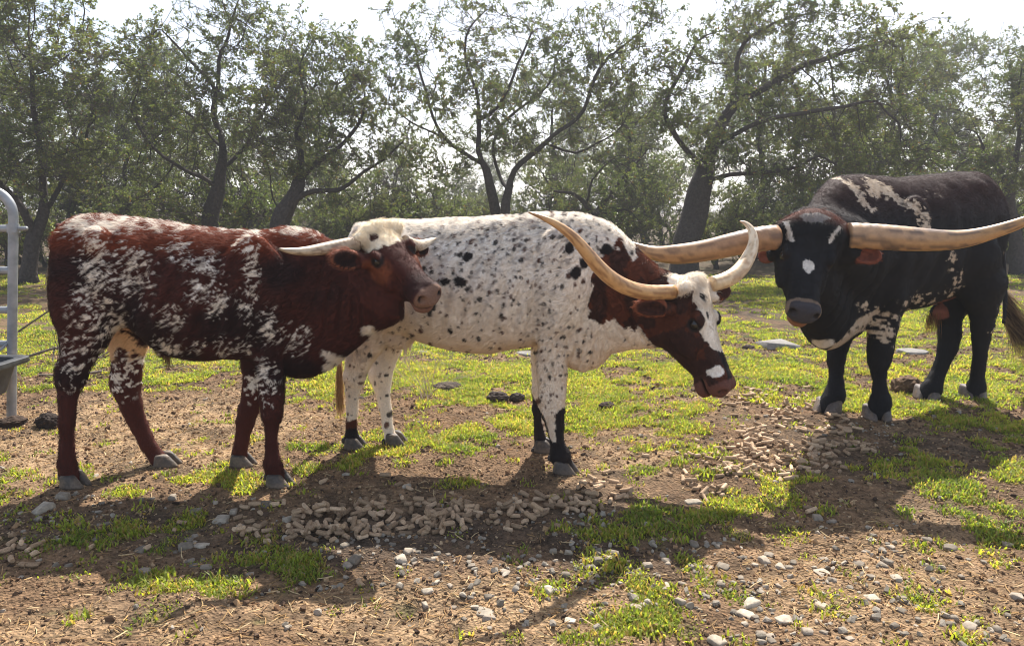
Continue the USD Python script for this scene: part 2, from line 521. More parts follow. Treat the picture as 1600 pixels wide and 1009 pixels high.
def make_animal(name, label, fr, f, head, legs, horns, color_of, n_hair, hair_len, tail, seed, hoof_tone=(.060, .050, .043), extra=None, hoof_dir=None):
    rg = np.random.default_rng(seed)
    m = f.skin()
    V = np.array(m.vertices)
    N = np.array(m.vertex_normals)
    V = V + N * extra['relief'](V, N, ((V - head['p']) @ head['A'].T) / head['L'])[:, None] if 'relief' in extra else V
    V = V + N * ((meshkit.fbm(V * 9, 3, seed) - .5) * .016 + (meshkit.noise(V * [60, 60, 14], seed) - .5) * .003)[:, None]
    m = trimesh.Trimesh(V, m.faces, process=False)
    N = np.array(m.vertex_normals)

    def headc(p):
        return ((p - head["p"]) @ head["A"].T) / head["L"]
    root = thing(name, label, "bull" if "bull" in name else "steer" if "steer" in name else "cow", (fr.o[0], fr.o[1], 0), fr.rot)
    skin_col, hv_ = color_of(V, headc(V), rg), headc(V)
    for sd_ in (-1, 1):
        w_ = sstep(1.25 - np.sqrt(((hv_[:, 0] - .985) / .05) ** 2 + ((hv_[:, 1] - sd_ * .102) / .030) ** 2 + ((hv_[:, 2] + .10 + (np.abs(hv_[:, 1]) - .1) * .5) / .030) ** 2), 0, .5)[:, None]
        skin_col = skin_col * (1 - w_) + np.array([.012, .008, .007]) * w_
    for e_, r_, o_ in head["eyes"]:
        d_ = np.linalg.norm(V - e_, axis=1) / r_
        w_ = sstep(d_, 1.75, 1.25)[:, None]
        skin_col = skin_col * (1 - w_) + np.array([.014, .009, .008]) * w_
    w_ = (sstep(.022 - np.abs(hv_[:, 2] + .236), 0, .012) * (hv_[:, 0] > .80) * (hv_[:, 0] < 1.1) * (np.abs(hv_[:, 1]) < .3))[:, None]
    skin_col = skin_col * (1 - w_ * .8) + np.array([.02, .010, .008]) * w_ * .8
    part(root, "body", m, hide_look, smooth=True, color=skin_col)
    # coat
    area = np.array(m.area_faces)
    tri = V[m.faces]
    cen = tri.mean(1)
    wt = area * np.where(cen[:, 1] * extra.get("near", -1) > 0, 1.0, 0.35)
    fi = rg.choice(len(area), n_hair, p=wt / wt.sum())
    b = rg.random((n_hair, 2)); b = np.where(b.sum(1, keepdims=True) > 1, 1 - b, b)
    T = tri[fi]
    P = T[:, 0] + b[:, :1] * (T[:, 1] - T[:, 0]) + b[:, 1:] * (T[:, 2] - T[:, 0])
    NN = np.array(m.face_normals)[fi]
    hc = headc(P)
    nose_tip = (hc[:, 0] > 0.90) & (hc[:, 0] < 1.15) & (np.abs(hc[:, 1]) < .3) & (hc[:, 2] > -.5)
    keep = ~nose_tip
    for e, r, _ in head["eyes"]:
        keep &= np.linalg.norm(P - e, axis=1) > r * 1.55
    keep &= P[:, 2] > .055
    keep &= ~((hc[:, 0] > .78) & (hc[:, 0] < 1.1) & (hc[:, 2] < -.17) & (hc[:, 2] > -.5) & (np.abs(hc[:, 1]) < .25))
    P, NN, hc = P[keep], NN[keep], hc[keep]
    n = len(P)
    ln = hair_len(P, NN, hc) * (0.65 + 0.7 * rg.random(n))
    comb = np.tile([-1.0, 0, -.55], (n, 1))
    inh = (hc[:, 0] > -.1) & (hc[:, 0] < 1.1) & (np.abs(hc[:, 1]) < .3) & (hc[:, 2] > -.5) & (hc[:, 2] < .2)
    comb[inh] = -head["A"][0] * .3 + np.array([0, 0, -.6])
    top = inh & (hc[:, 0] < .22)
    comb[top] = head["A"][0] * .8
    low = P[:, 2] < extra.get("leg_z", .5)
    comb[low] = [-.15, 0, -1]
    comb = comb + (np.stack([meshkit.noise(P * 14, seed + k) for k in range(3)], 1) - .5) * 1.3 + rg.normal(0, .22, (n, 3))
    comb -= NN * (comb * NN).sum(1, keepdims=True)
    comb /= np.linalg.norm(comb, axis=1, keepdims=True) + 1e-9
    lift = (.22 + .25 * rg.random(n))[:, None]
    d1 = comb + NN * lift * 1.6
    d2 = comb + NN * lift * .5
    p1 = P + d1 / np.linalg.norm(d1, axis=1, keepdims=True) * (ln * .5)[:, None]
    p2 = p1 + d2 / np.linalg.norm(d2, axis=1, keepdims=True) * (ln * .5)[:, None]
    w = .0011 * (.7 + .6 * rg.random(n))
    col = color_of(P, hc, rg) * (0.82 + .36 * rg.random((n, 1)))
    curves(root, "coat", np.stack([P - NN * .001, p1, p2], 1), np.stack([w, w * .8, w * .2], 1), hair_look, col)
    # eyes
    for e, r, out in head["eyes"]:
        s = trimesh.creation.icosphere(3, r); s.apply_translation(e)
        part(root, "eye", s, eye_look, smooth=True)
    # horns
    for rows, c_base, c_tip, c_dark in horns:
        q = np.array([[*fr.loc(at(u, v, Y)), r * Y / FPX] for u, v, Y, r in rows])
        q = spline(q, 60)
        sides = 20
        hv, hf = tube(q[:, :3], np.maximum(q[:, 3], .002), sides)
        t = np.r_[np.repeat(np.linspace(0, 1, 60), sides), 0, 1]
        ph = np.r_[np.tile(np.arange(sides) / sides, 60), 0, 0] * 6.28
        st = meshkit.fbm(np.stack([np.cos(ph) * 2.2 + 9, np.sin(ph) * 2.2 + 9, t * 3], 1), 3, seed)
        st2 = meshkit.fbm(np.stack([np.cos(ph) * 5 + 9, np.sin(ph) * 5 + 9, t * 9], 1), 3, seed + 4)
        # growth rings near the base
        cen = np.vstack([np.repeat(q[:, :3], sides, 0), q[:1, :3], q[-1:, :3]])
        hv = cen + (hv - cen) * (1 + .03 * np.sin(t * 120 + st * 9) * np.clip(1 - t * 2.6, 0, 1) + .05 * (st - .5) * (1 - t))[:, None]
        mixt = np.clip(t * 1.1 + (st - .5) * 1.3, 0, 1)[:, None]
        c = np.asarray(c_base) * (1 - mixt) + np.asarray(c_tip) * mixt
        dk = sstep(st2, .49, .66)[:, None] * .75
        c = c * (1 - dk) + np.asarray(c_dark) * dk
        c = c + (np.asarray(c_dark) - c) * (sstep(t + (st - .5) * .3, .86, 1.0) * extra.get('dark_tip', .5))[:, None]
        part(root, "horn", (hv, hf), horn_look, smooth=40, color=None) if False else part(root, "horn", (hv, hf), horn_look, smooth=True, color=c)
    # hooves
    for i, rows in enumerate(legs):
        p, r = rows[-1]
        L, Hh, W = extra.get("hoof", (.115, .062, .105))
        yaw = (hoof_dir or [0, 0, 0, 0])[i]
        cs, sn = math.cos(yaw), math.sin(yaw)
        for k, (hv, hf) in enumerate(hoof_claws(L, Hh, W)):
            hv = hv @ np.array([[cs, sn, 0], [-sn, cs, 0], [0, 0, 1]]) + [p[0] + .012, p[1], 0.002]
            tone = np.asarray(hoof_tone) * (0.6 + .9 * meshkit.fbm(hv * [30, 30, 120], 3, i + seed))[:, None]
            mud = (sstep(hv[:, 2], .045, .0) * .35 + sstep(meshkit.fbm(hv * 45 + 7, 2, i), .5, .66) * .6)[:, None]
            tone = tone + (np.array([.19, .135, .09]) - tone) * np.clip(mud, 0, .6)
            part(root, "hoof_claw", (hv, hf), hoof_look, smooth=50 if False else True, color=tone)
        for s in (-1, 1):                                                # dewclaws
            d = trimesh.creation.icosphere(2, 1.0); d.apply_scale((.014, .012, .018))
            q, rq = rows[-2]
            d.apply_translation((q[0] - rq * .95 * cs, q[1] - rq * .95 * sn + s * .02, q[2] - .012))
            part(root, "dewclaw", d, hoof_look, smooth=True, color=np.tile(np.asarray(hoof_tone) * .6, (len(d.vertices), 1)))
    # tail
    if tail:
        q = spline(np.array([[*fr.loc(p), r] for p, r in tail["line"]]), 40)
        tv, tf = tube(q[:, :3], q[:, 3], 10)
        part(root, "tail", (tv, tf), hide_look, smooth=True, color=np.tile(tail["tone"], (len(tv), 1)))
        k = tail.get("n", 700)
        s0 = rg.random(k) ** .7
        i0 = (tail.get("from", .55) + (1 - tail.get("from", .55)) * s0) * 39
        base = q[np.clip(i0.astype(int), 0, 39), :3] + rg.normal(0, .006, (k, 3))
        dr = fr.vec(tail["fall"])
        dr = dr / np.linalg.norm(dr)
        ln = tail["len"] * (.6 + .6 * rg.random(k))
        spread = rg.normal(0, tail.get("spread", .10), (k, 3))
        pts = [base]
        for j in range(1, 6):
            pts.append(pts[-1] + (dr + spread * (.4 + .25 * j) + rg.normal(0, .10, (k, 3))) * (ln / 5)[:, None])
        tw = np.outer(np.full(k, .0016), [1, 1, .9, .8, .6, .25])
        tc = np.asarray(tail["hair"])[rg.integers(0, len(tail["hair"]), k)] * (.7 + .5 * rg.random((k, 1)))
        curves(root, "tail_switch", np.stack(pts, 1), tw, hair_look, tc)
    return root, m


# ---- the red roan steer on the left
def speckle(a, b, seed):
    return meshkit.fbm(np.stack([a + 300, b + 300, np.full(len(a), 1.7)], 1), 3, seed)


def blobs(u, v, rows):
    p = np.zeros(len(u))
    for cu, cv, ru, rv, w in rows:
        g = np.exp(-(((u - cu) / ru) ** 2 + ((v - cv) / rv) ** 2))
        p = np.maximum(p, w * g) if w > 0 else np.minimum(p, 1 + 0 * p) * (1 + w * g)
    return p


WHITE, CREAM = np.array([.74, .68, .60]), np.array([.70, .47, .27])
RED, DEEP = np.array([.064, .0145, .009]), np.array([.024, .008, .0075])

fr1 = Frame(((310 - 800) * 3.40 / FPX, 3.40), (1, -0.02))


def color1(V, hc, rg):
    u, v = fr1.dial(V, np.where(V[:, 1] < 0, -.16, .12))
    n = len(u)
    white = blobs(u, v, [(112, 352, 26, 20, 1.0), (165, 352, 60, 22, .82), (250, 352, 70, 15, .70), (340, 358, 70, 11, .60), (160, 405, 50, 60, .60), (215, 430, 40, 60, .56), (175, 500, 40, 50, .5), (280, 385, 32, 22, .62), (140, 480, 40, 80, .47), (320, 410, 40, 22, .54),
                         (330, 450, 40, 25, .62), (350, 470, 22, 28, .66), (275, 490, 30, 24, .48), (118, 560, 30, 50, .56), (385, 375, 22, 25, .60), (400, 420, 16, 55, .58), (395, 470, 16, 40, .52), (450, 358, 38, 14, .74), (490, 366, 26, 12, .66),
                         (430, 510, 20, 36, .54), (465, 530, 25, 30, .58), (415, 580, 22, 30, .48), (370, 540, 60, 22, .44), (270, 540, 50, 20, .5), (200, 575, 28, 45, .56), (395, 600, 14, 26, .6), (415, 600, 20, 40, .52),
                         (100, 430, 28, 55, -1.0), (235, 375, 20, 14, -.7), (180, 365, 16, 12, -.35), (545, 430, 60, 100, -1.0), (210, 470, 20, 30, -.45), (290, 440, 22, 30, -.6)])
    du, dv = (u * .82 - v * .57), (u * .57 + v * .82)
    nz = .86 * speckle(du / 6.2, dv / 3.0, 5) + .14 * speckle(du / 22, dv / 12, 15)
    m = sstep(nz, .70 - .365 * white - .012, .70 - .365 * white + .018) * sstep(white, .10, .24)
    # clean white marks
    for cu, cv, ru, rv, rot in ((580, 512, 12, 10, .3), (522, 566, 10, 24, -.9), (507, 582, 9, 10, -.4)):
        a, b = (u - cu) * math.cos(rot) + (v - cv) * math.sin(rot), -(u - cu) * math.sin(rot) + (v - cv) * math.cos(rot)
        m = np.maximum(m, sstep(1.1 - ((a / ru) ** 2 + (b / rv) ** 2) + (nz - .5) * 2.5, 0, .3))
    base = RED + (DEEP - RED) * sstep(meshkit.fbm(V * 4, 3, 2), .42, .62)[:, None]
    base = base + (np.array([.27, .055, .014]) - base) * (sstep(V[:, 2], 1.04, 1.13) * .55)[:, None]  # orange of sunlit, light-filled back hair painted into the coat colour
    base = base + (np.array([.062, .015, .010]) - base) * sstep(V[:, 2], .5, .4)[:, None]
    col = base * (1 - m[:, None]) + WHITE * m[:, None]
    # the far side is plainer; cream under the belly and inside the far thigh
    cream = sstep(blobs(u, v, [(195, 535, 36, 32, 1.0), (250, 545, 40, 14, .9), (180, 520, 30, 18, 1.0)]) + (nz - .5) * .7, .45, .6) * sstep(V[:, 1], -.10, -.04)
    brown = sstep(1 - (((u - 202) / 12) ** 2 + ((v - 550) / 13) ** 2) + (nz - .5) * 1.6, 0, .3)
    cream = cream * (1 - brown)
    col = col * (1 - cream[:, None]) + CREAM * cream[:, None]
    # head
    x, y, z = hc.T
    inh = (x > -.12) & (x < 1.1) & (np.abs(y) < .34) & (z > -.5) & (z < .25)
    hn = speckle(x * 14, y * 14 + z * 9, 8)
    hcol = RED * .9 + (np.array([.17, .05, .02]) - RED * .9) * (sstep(1 - ((x - .42) / .16) ** 2 - ((z + .15) / .12) ** 2, -.3, .7) * .85)[:, None]
    hcol = hcol + (DEEP - hcol) * (sstep(x, .62, .8) * .75 * (x < .93))[:, None]
    fore = sstep(.33 - x - .45 * np.abs(y + .04) + (hn - .5) * .16, 0, .03) * sstep(z, -.12, -.07)
    spot = sstep(1 - (((x - .14) / .05) ** 2 + ((y + .10) / .045) ** 2) + (hn - .5) * 2, 0, .3)
    fore = fore * (1 - spot)
    hcol = hcol * (1 - fore[:, None]) + np.array([.76, .66, .50]) * fore[:, None]
    pad = sstep(x - .15 * np.abs(y), .905, .93) * (z > -.22)
    hcol = hcol * (1 - pad[:, None]) + np.array([.15, .085, .058]) * pad[:, None]
    lip = sstep(x, .80, .88) * (z < -.25)
    hcol = hcol * (1 - lip[:, None]) + np.array([.15, .075, .05]) * lip[:, None]
    col[inh] = hcol[inh]
    # ears: dark inside, tan edge
    for b, t, wd, nf in head1["ears"]:
        ax = (t - b) / np.linalg.norm(t - b); q = V - b
        al = q @ ax / np.linalg.norm(t - b); sd = q @ np.cross(nf, ax); ou = q @ nf
        ine = (al > .22) & (al < 1.1) & (np.abs(sd) < wd * .62) & (np.abs(ou) < .035)
        edge = sstep((sd / (wd * .5)) ** 2 + ((al - .52) / .5) ** 2, .5, .8)
        ec = np.array([.03, .012, .010]) * (1 - edge[:, None]) + np.array([.26, .10, .06]) * edge[:, None]
        col[ine] = ec[ine]
    return col


f = Field((-1.0, -.75, -.02), (1.35, .55, 1.3), .0075)
near, far = -.12, .12
top1 = torso_lines(fr1, [(93, 400), (97, 372), (108, 350), (125, 339), (150, 337), (210, 343), (300, 354), (380, 362), (410, 362), (450, 356), (490, 363), (520, 376), (550, 385), (585, 395), (615, 420), (640, 440)])
bot1 = torso_lines(fr1, [(93, 440), (110, 490), (150, 510), (185, 520), (215, 530), (245, 556), (300, 567), (345, 565), (390, 570), (430, 590), (460, 597), (500, 585), (540, 556), (590, 514), (622, 500), (640, 488)], -.11)
x_of = lambda fr, u, v=450: fr.on(u, v)[0]
w1 = [(x_of(fr1, u), w, s) for u, w, s in ((92, .055, 0), (105, .12, 0), (130, .17, 0), (180, .20, 0), (240, .225, 0), (310, .24, 0), (370, .225, 0), (420, .195, 0), (470, .165, -.01), (510, .14, -.03), (545, .125, -.07), (580, .125, -.13), (616, .10, -.19), (640, .055, -.22))]
add_torso(f, top1, bot1, w1)
Lh = leg(fr1, [(135, 440, 46), (138, 490, 46), (131, 525, 33), (124, 552, 24), (112, 580, 20.5), (109, 595, 20.5), (106, 620, 14.5), (104.5, 660, 12), (104, 700, 11.5), (106, 728, 14), (109, 741, 13.5), (114, 752, 13)], 3.30, 3.26)
Rh = leg(fr1, [(185, 440, 42), (196, 500, 40), (200, 535, 29), (199, 560, 24), (197, 585, 21), (196, 603, 21), (206, 637, 16), (219, 668, 14), (233, 697, 12.5), (245, 715, 13.5), (254, 726, 12.5), (259, 735, 12)], 3.50, 3.54)
Lf = leg(fr1, [(438, 455, 50), (428, 505, 40), (422, 545, 27), (423, 590, 20.5), (424.5, 625, 17.5), (425, 645, 15.5), (424, 670, 11.2), (424, 700, 10.8), (426.5, 726, 14), (430, 740, 14), (434, 751, 13.5)], 3.27, 3.27)
Rf = leg(fr1, [(425, 460, 45), (412, 520, 32), (400, 570, 21), (396, 605, 17), (388, 640, 15.5), (383, 660, 14), (378, 685, 11.5), (374, 708, 12.5), (375, 722, 12.5), (377, 731, 12.5)], 3.52, 3.54)
for i, c in enumerate((Lh, Rh, Lf, Rf)):
    for j, ((p, rp), (q, rq)) in enumerate(zip(c[:-1], c[1:])):
        ys = .62 if j < 1 else .72 if j < 3 else .82
        f.bone(p, rp, q, rq, .05 if j < 1 else .025 if j < 3 else .012, ys)
for s in (-1, 1):
    f.ell(fr1.on(185, 372) + [0, s * .175, .0], (.05, .035, .05), np.eye(3), .05)
    f.ell(fr1.on(116, 378) + [0, s * .10, .0], (.035, .03, .035), np.eye(3), .04)
    f.ell(fr1.on(240, 430) + [0, s * .255, .0], (.07, .045, .13), np.eye(3), .08, cut=True)
    f.ell(fr1.on(138, 455) + [0, s * .13, .0], (.085, .07, .20), np.eye(3), .06)
    f.ell(fr1.on(420, 440) + [0, s * .17, 0], (.13, .045, .22), np.eye(3), .06)
f.ell(fr1.on(258, 549), (.045, .028, .030), np.eye(3), .04)
head1 = add_head(f, fr1, at(586, 356, 3.21), at(671, 447, 2.98), (.12, -.42, .62), .435, 1.08, deep=1.30,
                 ears=[(at(566, 408, 3.10), at(515, 401, 3.01), .085, (.35, -.9, -.1)), (at(645, 385, 3.30), at(668, 392, 3.42), .07, (.6, -.5, 0))])


def hair1(P, N, hc):
    ln = np.full(len(P), .018)
    ln = np.where(N[:, 2] > .55, .027, ln)
    x, y, z = hc.T
    inh = (x > -.1) & (x < 1.1) & (np.abs(y) < .36) & (z > -.5) & (z < .25)
    ln = np.where(inh, .009, ln)
    ln = np.where(inh & (x < .18) & (z > -.08), .020, ln)
    return np.where(P[:, 2] < .5, .011, ln)


def ribs(fr, V, u0, u1, v0, v1, pitch, depth, yl):
    u, v = fr.dial(V, yl)
    w = sstep(u, u0, u0 + 40) * sstep(u, u1, u1 - 40) * sstep(v, v0, v0 + 40) * sstep(v, v1, v1 - 40)
    return w * depth * np.sin((u + (v - 400) * .28) / pitch * 6.283)


def folds(fr, V, hc, u0, u1, v0, v1, pitch, depth, yl, slant=.15, seed=3):
    u, v = fr.dial(V, yl)
    w = sstep(u, u0, u0 + 25) * sstep(u, u1, u1 - 25) * sstep(v, v0, v0 + 40) * sstep(v, v1, v1 - 40) * ((hc[:, 0] < -.1) | (hc[:, 2] < -.5))
    ph = (u + (v - 430) * slant) / pitch + 1.6 * meshkit.fbm(V * [6, 3, 3], 2, seed)
    t = np.abs((ph % 1) - .5) * 2
    return -w * depth * np.exp(-(t / .28) ** 2)


def crease(fr, V, rows, yl, near):
    u, v = fr.dial(V, yl)
    out = np.zeros(len(V))
    side = V[:, 1] * near > .02
    for line, w, d in rows:
        best = np.full(len(V), 1e9)
        for (a, b), (c, e) in zip(line[:-1], line[1:]):
            t = np.clip(((u - a) * (c - a) + (v - b) * (e - b)) / ((c - a) ** 2 + (e - b) ** 2), 0, 1)
            best = np.minimum(best, np.hypot(u - a - t * (c - a), v - b - t * (e - b)))
        out += d * np.exp(-(best / w) ** 2) * side
    return out


def relief1(V, N, hc):
    return crease(fr1, V, [([(410, 395), (400, 470), (403, 545)], 11, -.013), ([(228, 430), (206, 485), (182, 520)], 12, -.014), ([(178, 364), (216, 386)], 13, .013), ([(472, 378), (446, 445), (432, 515)], 13, .011), ([(130, 470), (150, 540)], 14, .008), ([(560, 430), (578, 475), (588, 500)], 7, -.008)], -.17, -1) + 1.5 * ribs(fr1, V, 210, 400, 370, 540, 27, .0035, -.18) + folds(fr1, V, hc, 480, 600, 380, 540, 21, .009, -.16)


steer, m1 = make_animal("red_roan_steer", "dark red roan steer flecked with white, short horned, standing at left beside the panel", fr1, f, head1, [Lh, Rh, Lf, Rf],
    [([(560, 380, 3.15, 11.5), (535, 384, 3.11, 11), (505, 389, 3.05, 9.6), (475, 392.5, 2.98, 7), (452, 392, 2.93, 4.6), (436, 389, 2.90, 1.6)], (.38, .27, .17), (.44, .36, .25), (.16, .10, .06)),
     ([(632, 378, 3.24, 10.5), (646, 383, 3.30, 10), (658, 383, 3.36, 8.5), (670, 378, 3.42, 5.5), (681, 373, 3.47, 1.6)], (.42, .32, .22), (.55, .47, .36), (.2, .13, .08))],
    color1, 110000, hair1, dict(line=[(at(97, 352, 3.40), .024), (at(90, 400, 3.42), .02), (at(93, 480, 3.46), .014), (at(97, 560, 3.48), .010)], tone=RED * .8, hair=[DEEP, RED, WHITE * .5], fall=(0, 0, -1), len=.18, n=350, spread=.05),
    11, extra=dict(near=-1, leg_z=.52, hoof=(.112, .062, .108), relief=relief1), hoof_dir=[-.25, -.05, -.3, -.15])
tuft_p = fr1.on(262, 553, -.02)
k = 60
tp = tuft_p + rng.normal(0, .008, (k, 3))
te = tp + np.array([0, 0, -.07]) * (0.5 + .6 * rng.random((k, 1))) + rng.normal(0, .007, (k, 3))
curves(steer, "sheath_tuft", np.stack([tp, (tp + te) / 2 + rng.normal(0, .002, (k, 3)), te], 1), np.tile([.002, .0016, .0006], (k, 1)), hair_look, np.array([.25, .14, .07]) * (.4 + .9 * rng.random((k, 1))))
# ---- the speckled cow in the middle
fr2 = Frame(((740 - 800) * 3.68 / FPX, 3.68), (math.cos(math.radians(-15)), math.sin(math.radians(-15))))
BROWN, BLACK = np.array([.105, .030, .014]), np.array([.016, .012, .012])


def cells(u, v, size, seed, rmin, rmax, keepfrac):
    """distance-based round spots on a jittered grid: 1 inside a spot"""
    a, b = u / size, v / size
    ia, ib = np.floor(a), np.floor(b)
    best, pick = np.full(len(u), 9.0), np.zeros(len(u))
    for da in (-1, 0, 1):
        for db in (-1, 0, 1):
            ca, cb = ia + da, ib + db
            h = [np.abs(np.sin((ca * 127.1 + cb * 311.7 + seed * 17.3) * (k + 1.37)) * 43758.5453) % 1 for k in range(4)]
            r = rmin + (rmax - rmin) * h[2] ** 2
            d = np.hypot((a - ca - h[0]) * 1.15, (b - cb - h[1]) * .95) / r
            d = np.where(h[3] < (keepfrac(u, v) if callable(keepfrac) else keepfrac), d, 9)
            pick = np.where(d < best, h[2], pick)
            best = np.minimum(best, d)
    return best, pick


def color2(V, hc, rg):
    u, v = fr2.dial(V, np.where(V[:, 1] < 0, -.17, .14))
    n = len(u)
    wob = (speckle(u / 5, v / 5, 21) - .5) * .9
    col = np.tile(WHITE, (n, 1)) * (0.92 + .16 * speckle(u / 40, v / 40, 3))[:, None]
    # warm ground bounce and sunlight painted into the lower side and inner legs
    warm = sstep(v, 480, 560) * .40
    col = col + (np.array([.70, .52, .34]) - col) * warm[:, None]
    roan = sstep(speckle((u * .8 - v * .6) / 9, (u * .6 + v * .8) / 4, 31), .54, .66) * blobs(u, v, [(800, 375, 180, 60, .62), (900, 385, 60, 50, .62), (700, 390, 70, 60, .5), (760, 450, 120, 50, .35), (860, 480, 60, 80, .4), (560, 560, 40, 60, .4)])
    col = col * (1 - roan[:, None]) + np.array([.16, .13, .13]) * roan[:, None]
    for size, seed, r0, r1, kf in ((9.5, 1, .17, .36, lambda a, b: .75 * blobs(a, b, [(760, 400, 170, 110, 1.0), (880, 370, 70, 60, 1.0), (860, 560, 50, 120, .95), (560, 600, 60, 100, .8), (605, 600, 40, 100, .6)])),
                                   (24, 2, .10, .22, .6), (62, 3, .05, .13, lambda a, b: .75 * (b < 500))):
        d, pk = cells(u, v, size, seed, r0, r1, kf)
        s = sstep(1 - d + wob * .8, 0, .22) * (.93 if size > 20 else .8)
        c = np.where((pk * 7.3 % 1 > .38)[:, None], BLACK, BROWN * .7)
        col = col * (1 - s[:, None]) + c * s[:, None]
    for cu, cv, ru, rv in ((728, 438, 11, 9), (705, 438, 9, 6), (893, 388, 8, 10), (903, 425, 8, 10), (915, 410, 6, 9), (945, 392, 12, 10), (708, 515, 5, 5), (735, 400, 9, 7)):
        s = sstep(1 - (((u - cu) / ru) ** 2 + ((v - cv) / rv) ** 2) + wob * 1.1 + (speckle(u / 11, v / 11, 71) - .5) * 2.6, 0, .3)
        col = col * (1 - s[:, None]) + BLACK * s[:, None]
    # neck patch
    e = (speckle(u / 9, v / 14, 41) - .5)
    uu, vv = u + e * 16, v + e * 34
    neck = inside([(1003, 375), (985, 408), (968, 378), (945, 398), (925, 420), (920, 470), (918, 500), (935, 508), (960, 500), (975, 520), (1000, 512), (1020, 530), (1060, 560), (1100, 560), (1100, 380), (1030, 370)], uu, vv) & (V[:, 0] > .1)
    nb = np.where((speckle(u / 26, v / 26, 51) > .47)[:, None], BROWN, BROWN * .35 + BLACK * .5)
    col = np.where(neck[:, None], nb, col)
    # dark lower legs
    for side, poly in ((-1, [(840, 640), (850, 650), (858, 690), (866, 690), (868, 645), (890, 630), (895, 720), (920, 760), (845, 760), (852, 700), (840, 690)]), (1, [(828, 610), (846, 640), (848, 670), (862, 730), (825, 730), (830, 665)])):
        k = inside(poly, u + e * 6, v + e * 12) & (V[:, 1] * side > 0) & (V[:, 0] > 0)
        col = np.where(k[:, None], BLACK * 1.2, col)
    hind = V[:, 0] < -.25
    k = hind & (V[:, 1] < 0) & ((v + e * 22) > 664)
    col = np.where(k[:, None], np.where((v + e * 20 < 664 + 14)[:, None], BROWN * .8, BLACK), col)
    k = hind & (V[:, 1] > 0) & (((v + e * 22) > 686) | inside([(570, 578), (582, 575), (590, 620), (602, 655), (604, 720), (590, 720), (588, 650)], u + e * 8, v))
    col = np.where(k[:, None], np.where((speckle(u / 12, v / 12, 6) > .5)[:, None], BLACK, BROWN * .6), col)
    # head
    x, y, z = hc.T
    inh = (x > -.12) & (x < 1.1) & (np.abs(y) < .36) & (z > -.52) & (z < .25)
    hn = speckle(x * 12 + 3, y * 12 + z * 8, 9)
    hcol = np.where((speckle(x * 7, y * 7 + z * 5, 12) > .55)[:, None], BROWN * .75, BROWN * .28 + BLACK * .5)
    hcol = np.where((z > -.03)[:, None] & (x > .5)[:, None], BLACK, hcol)
    wf = (z > -.075 + (hn - .5) * .05 + .10 * sstep(x, .30, .05)) & (np.where(y < 0, np.abs(y), np.abs(y) * .72) < .175 + (hn - .5) * .11 - .09 * sstep(x, .36, .68)) & (x < .66 + (hn - .5) * .16)
    wf |= (x < .10 + (hn - .5) * .05) & (z > -.16)
    hcol = np.where(wf[:, None], WHITE * [1, .97, .92], hcol)
    for cx, cy, rr in ((.17, -.10, .035), (.33, -.07, .03), (.26, .13, .035)):
        k = ((x - cx) / rr) ** 2 + ((y - cy) / (rr * .7)) ** 2 + (hn - .5) * 2 < 1
        hcol = np.where((k & (z > -.12))[:, None], BLACK, hcol)
    eyepatch = ((x - .40) / .13) ** 2 + ((y - .22) / .07) ** 2 + (hn - .5) * 1.5 < 1
    hcol = np.where(eyepatch[:, None], BLACK, hcol)
    star = (((x - .80) / .05) ** 2 + ((y + .105) / .052) ** 2 + (hn - .5) * 3.2 < 1) & (z > -.16)
    hcol = np.where(star[:, None], WHITE, hcol)
    nose = (x > .90) | ((x > .84) & (z < -.19))
    hcol = np.where(nose[:, None], np.array([.105, .042, .030]), hcol)
    col[inh] = hcol[inh]
    for b, t, wd, nf in head2["ears"]:
        ax = (t - b) / np.linalg.norm(t - b); q = V - b
        al = q @ ax / np.linalg.norm(t - b); sd = q @ np.cross(nf, ax); ou = q @ nf
        ine = (al > .1) & (al < 1.1) & (np.abs(sd) < wd * .62) & (np.abs(ou) < .035)
        edge = sstep((sd / (wd * .5)) ** 2 + ((al - .52) / .5) ** 2, .6, .9)
        ec = np.array([.055, .020, .014]) * (1 - edge[:, None]) + np.array([.30, .10, .05]) * edge[:, None]
        col[ine] = ec[ine]
    return col


f = Field((-1.05, -.5, -.02), (1.65, .5, 1.33), .0075)
top2 = torso_lines(fr2, [(545, 400), (552, 368), (565, 352), (595, 345), (650, 344), (740, 341), (800, 337), (860, 333), (900, 333), (935, 341), (960, 354), (985, 378), (1010, 402), (1040, 422), (1070, 436), (1100, 450)])
bot2 = torso_lines(fr2, [(545, 440), (560, 490), (590, 525), (625, 530), (650, 537), (700, 551), (745, 556), (800, 548), (840, 546), (880, 578), (905, 586), (932, 578), (955, 557), (985, 551), (1030, 546), (1062, 540), (1100, 520)], -.11)
w2 = [(x_of(fr2, u), w, s) for u, w, s in ((544, .06, 0), (565, .13, 0), (600, .19, 0), (650, .225, 0), (730, .26, 0), (800, .25, 0), (850, .215, 0), (900, .185, 0), (935, .15, 0), (970, .125, -.01), (1010, .11, -.02), (1050, .105, -.035), (1101, .08, -.06))]
add_torso(f, top2, bot2, w2)
Ln2 = leg(fr2, [(575, 440, 42), (578, 490, 40), (572, 535, 28), (560, 565, 20.5), (553, 590, 16.5), (551, 610, 12), (550, 640, 9.2), (549, 665, 9), (549.5, 684, 12), (553, 693, 12)], 3.76, 3.80)
Rn2 = leg(fr2, [(600, 440, 38), (606, 500, 33), (604, 540, 24), (596, 570, 19), (594, 584, 18), (598, 612, 12.5), (602, 640, 10.5), (606, 668, 10), (611, 686, 11.5), (617, 696, 11)], 3.98, 3.87)
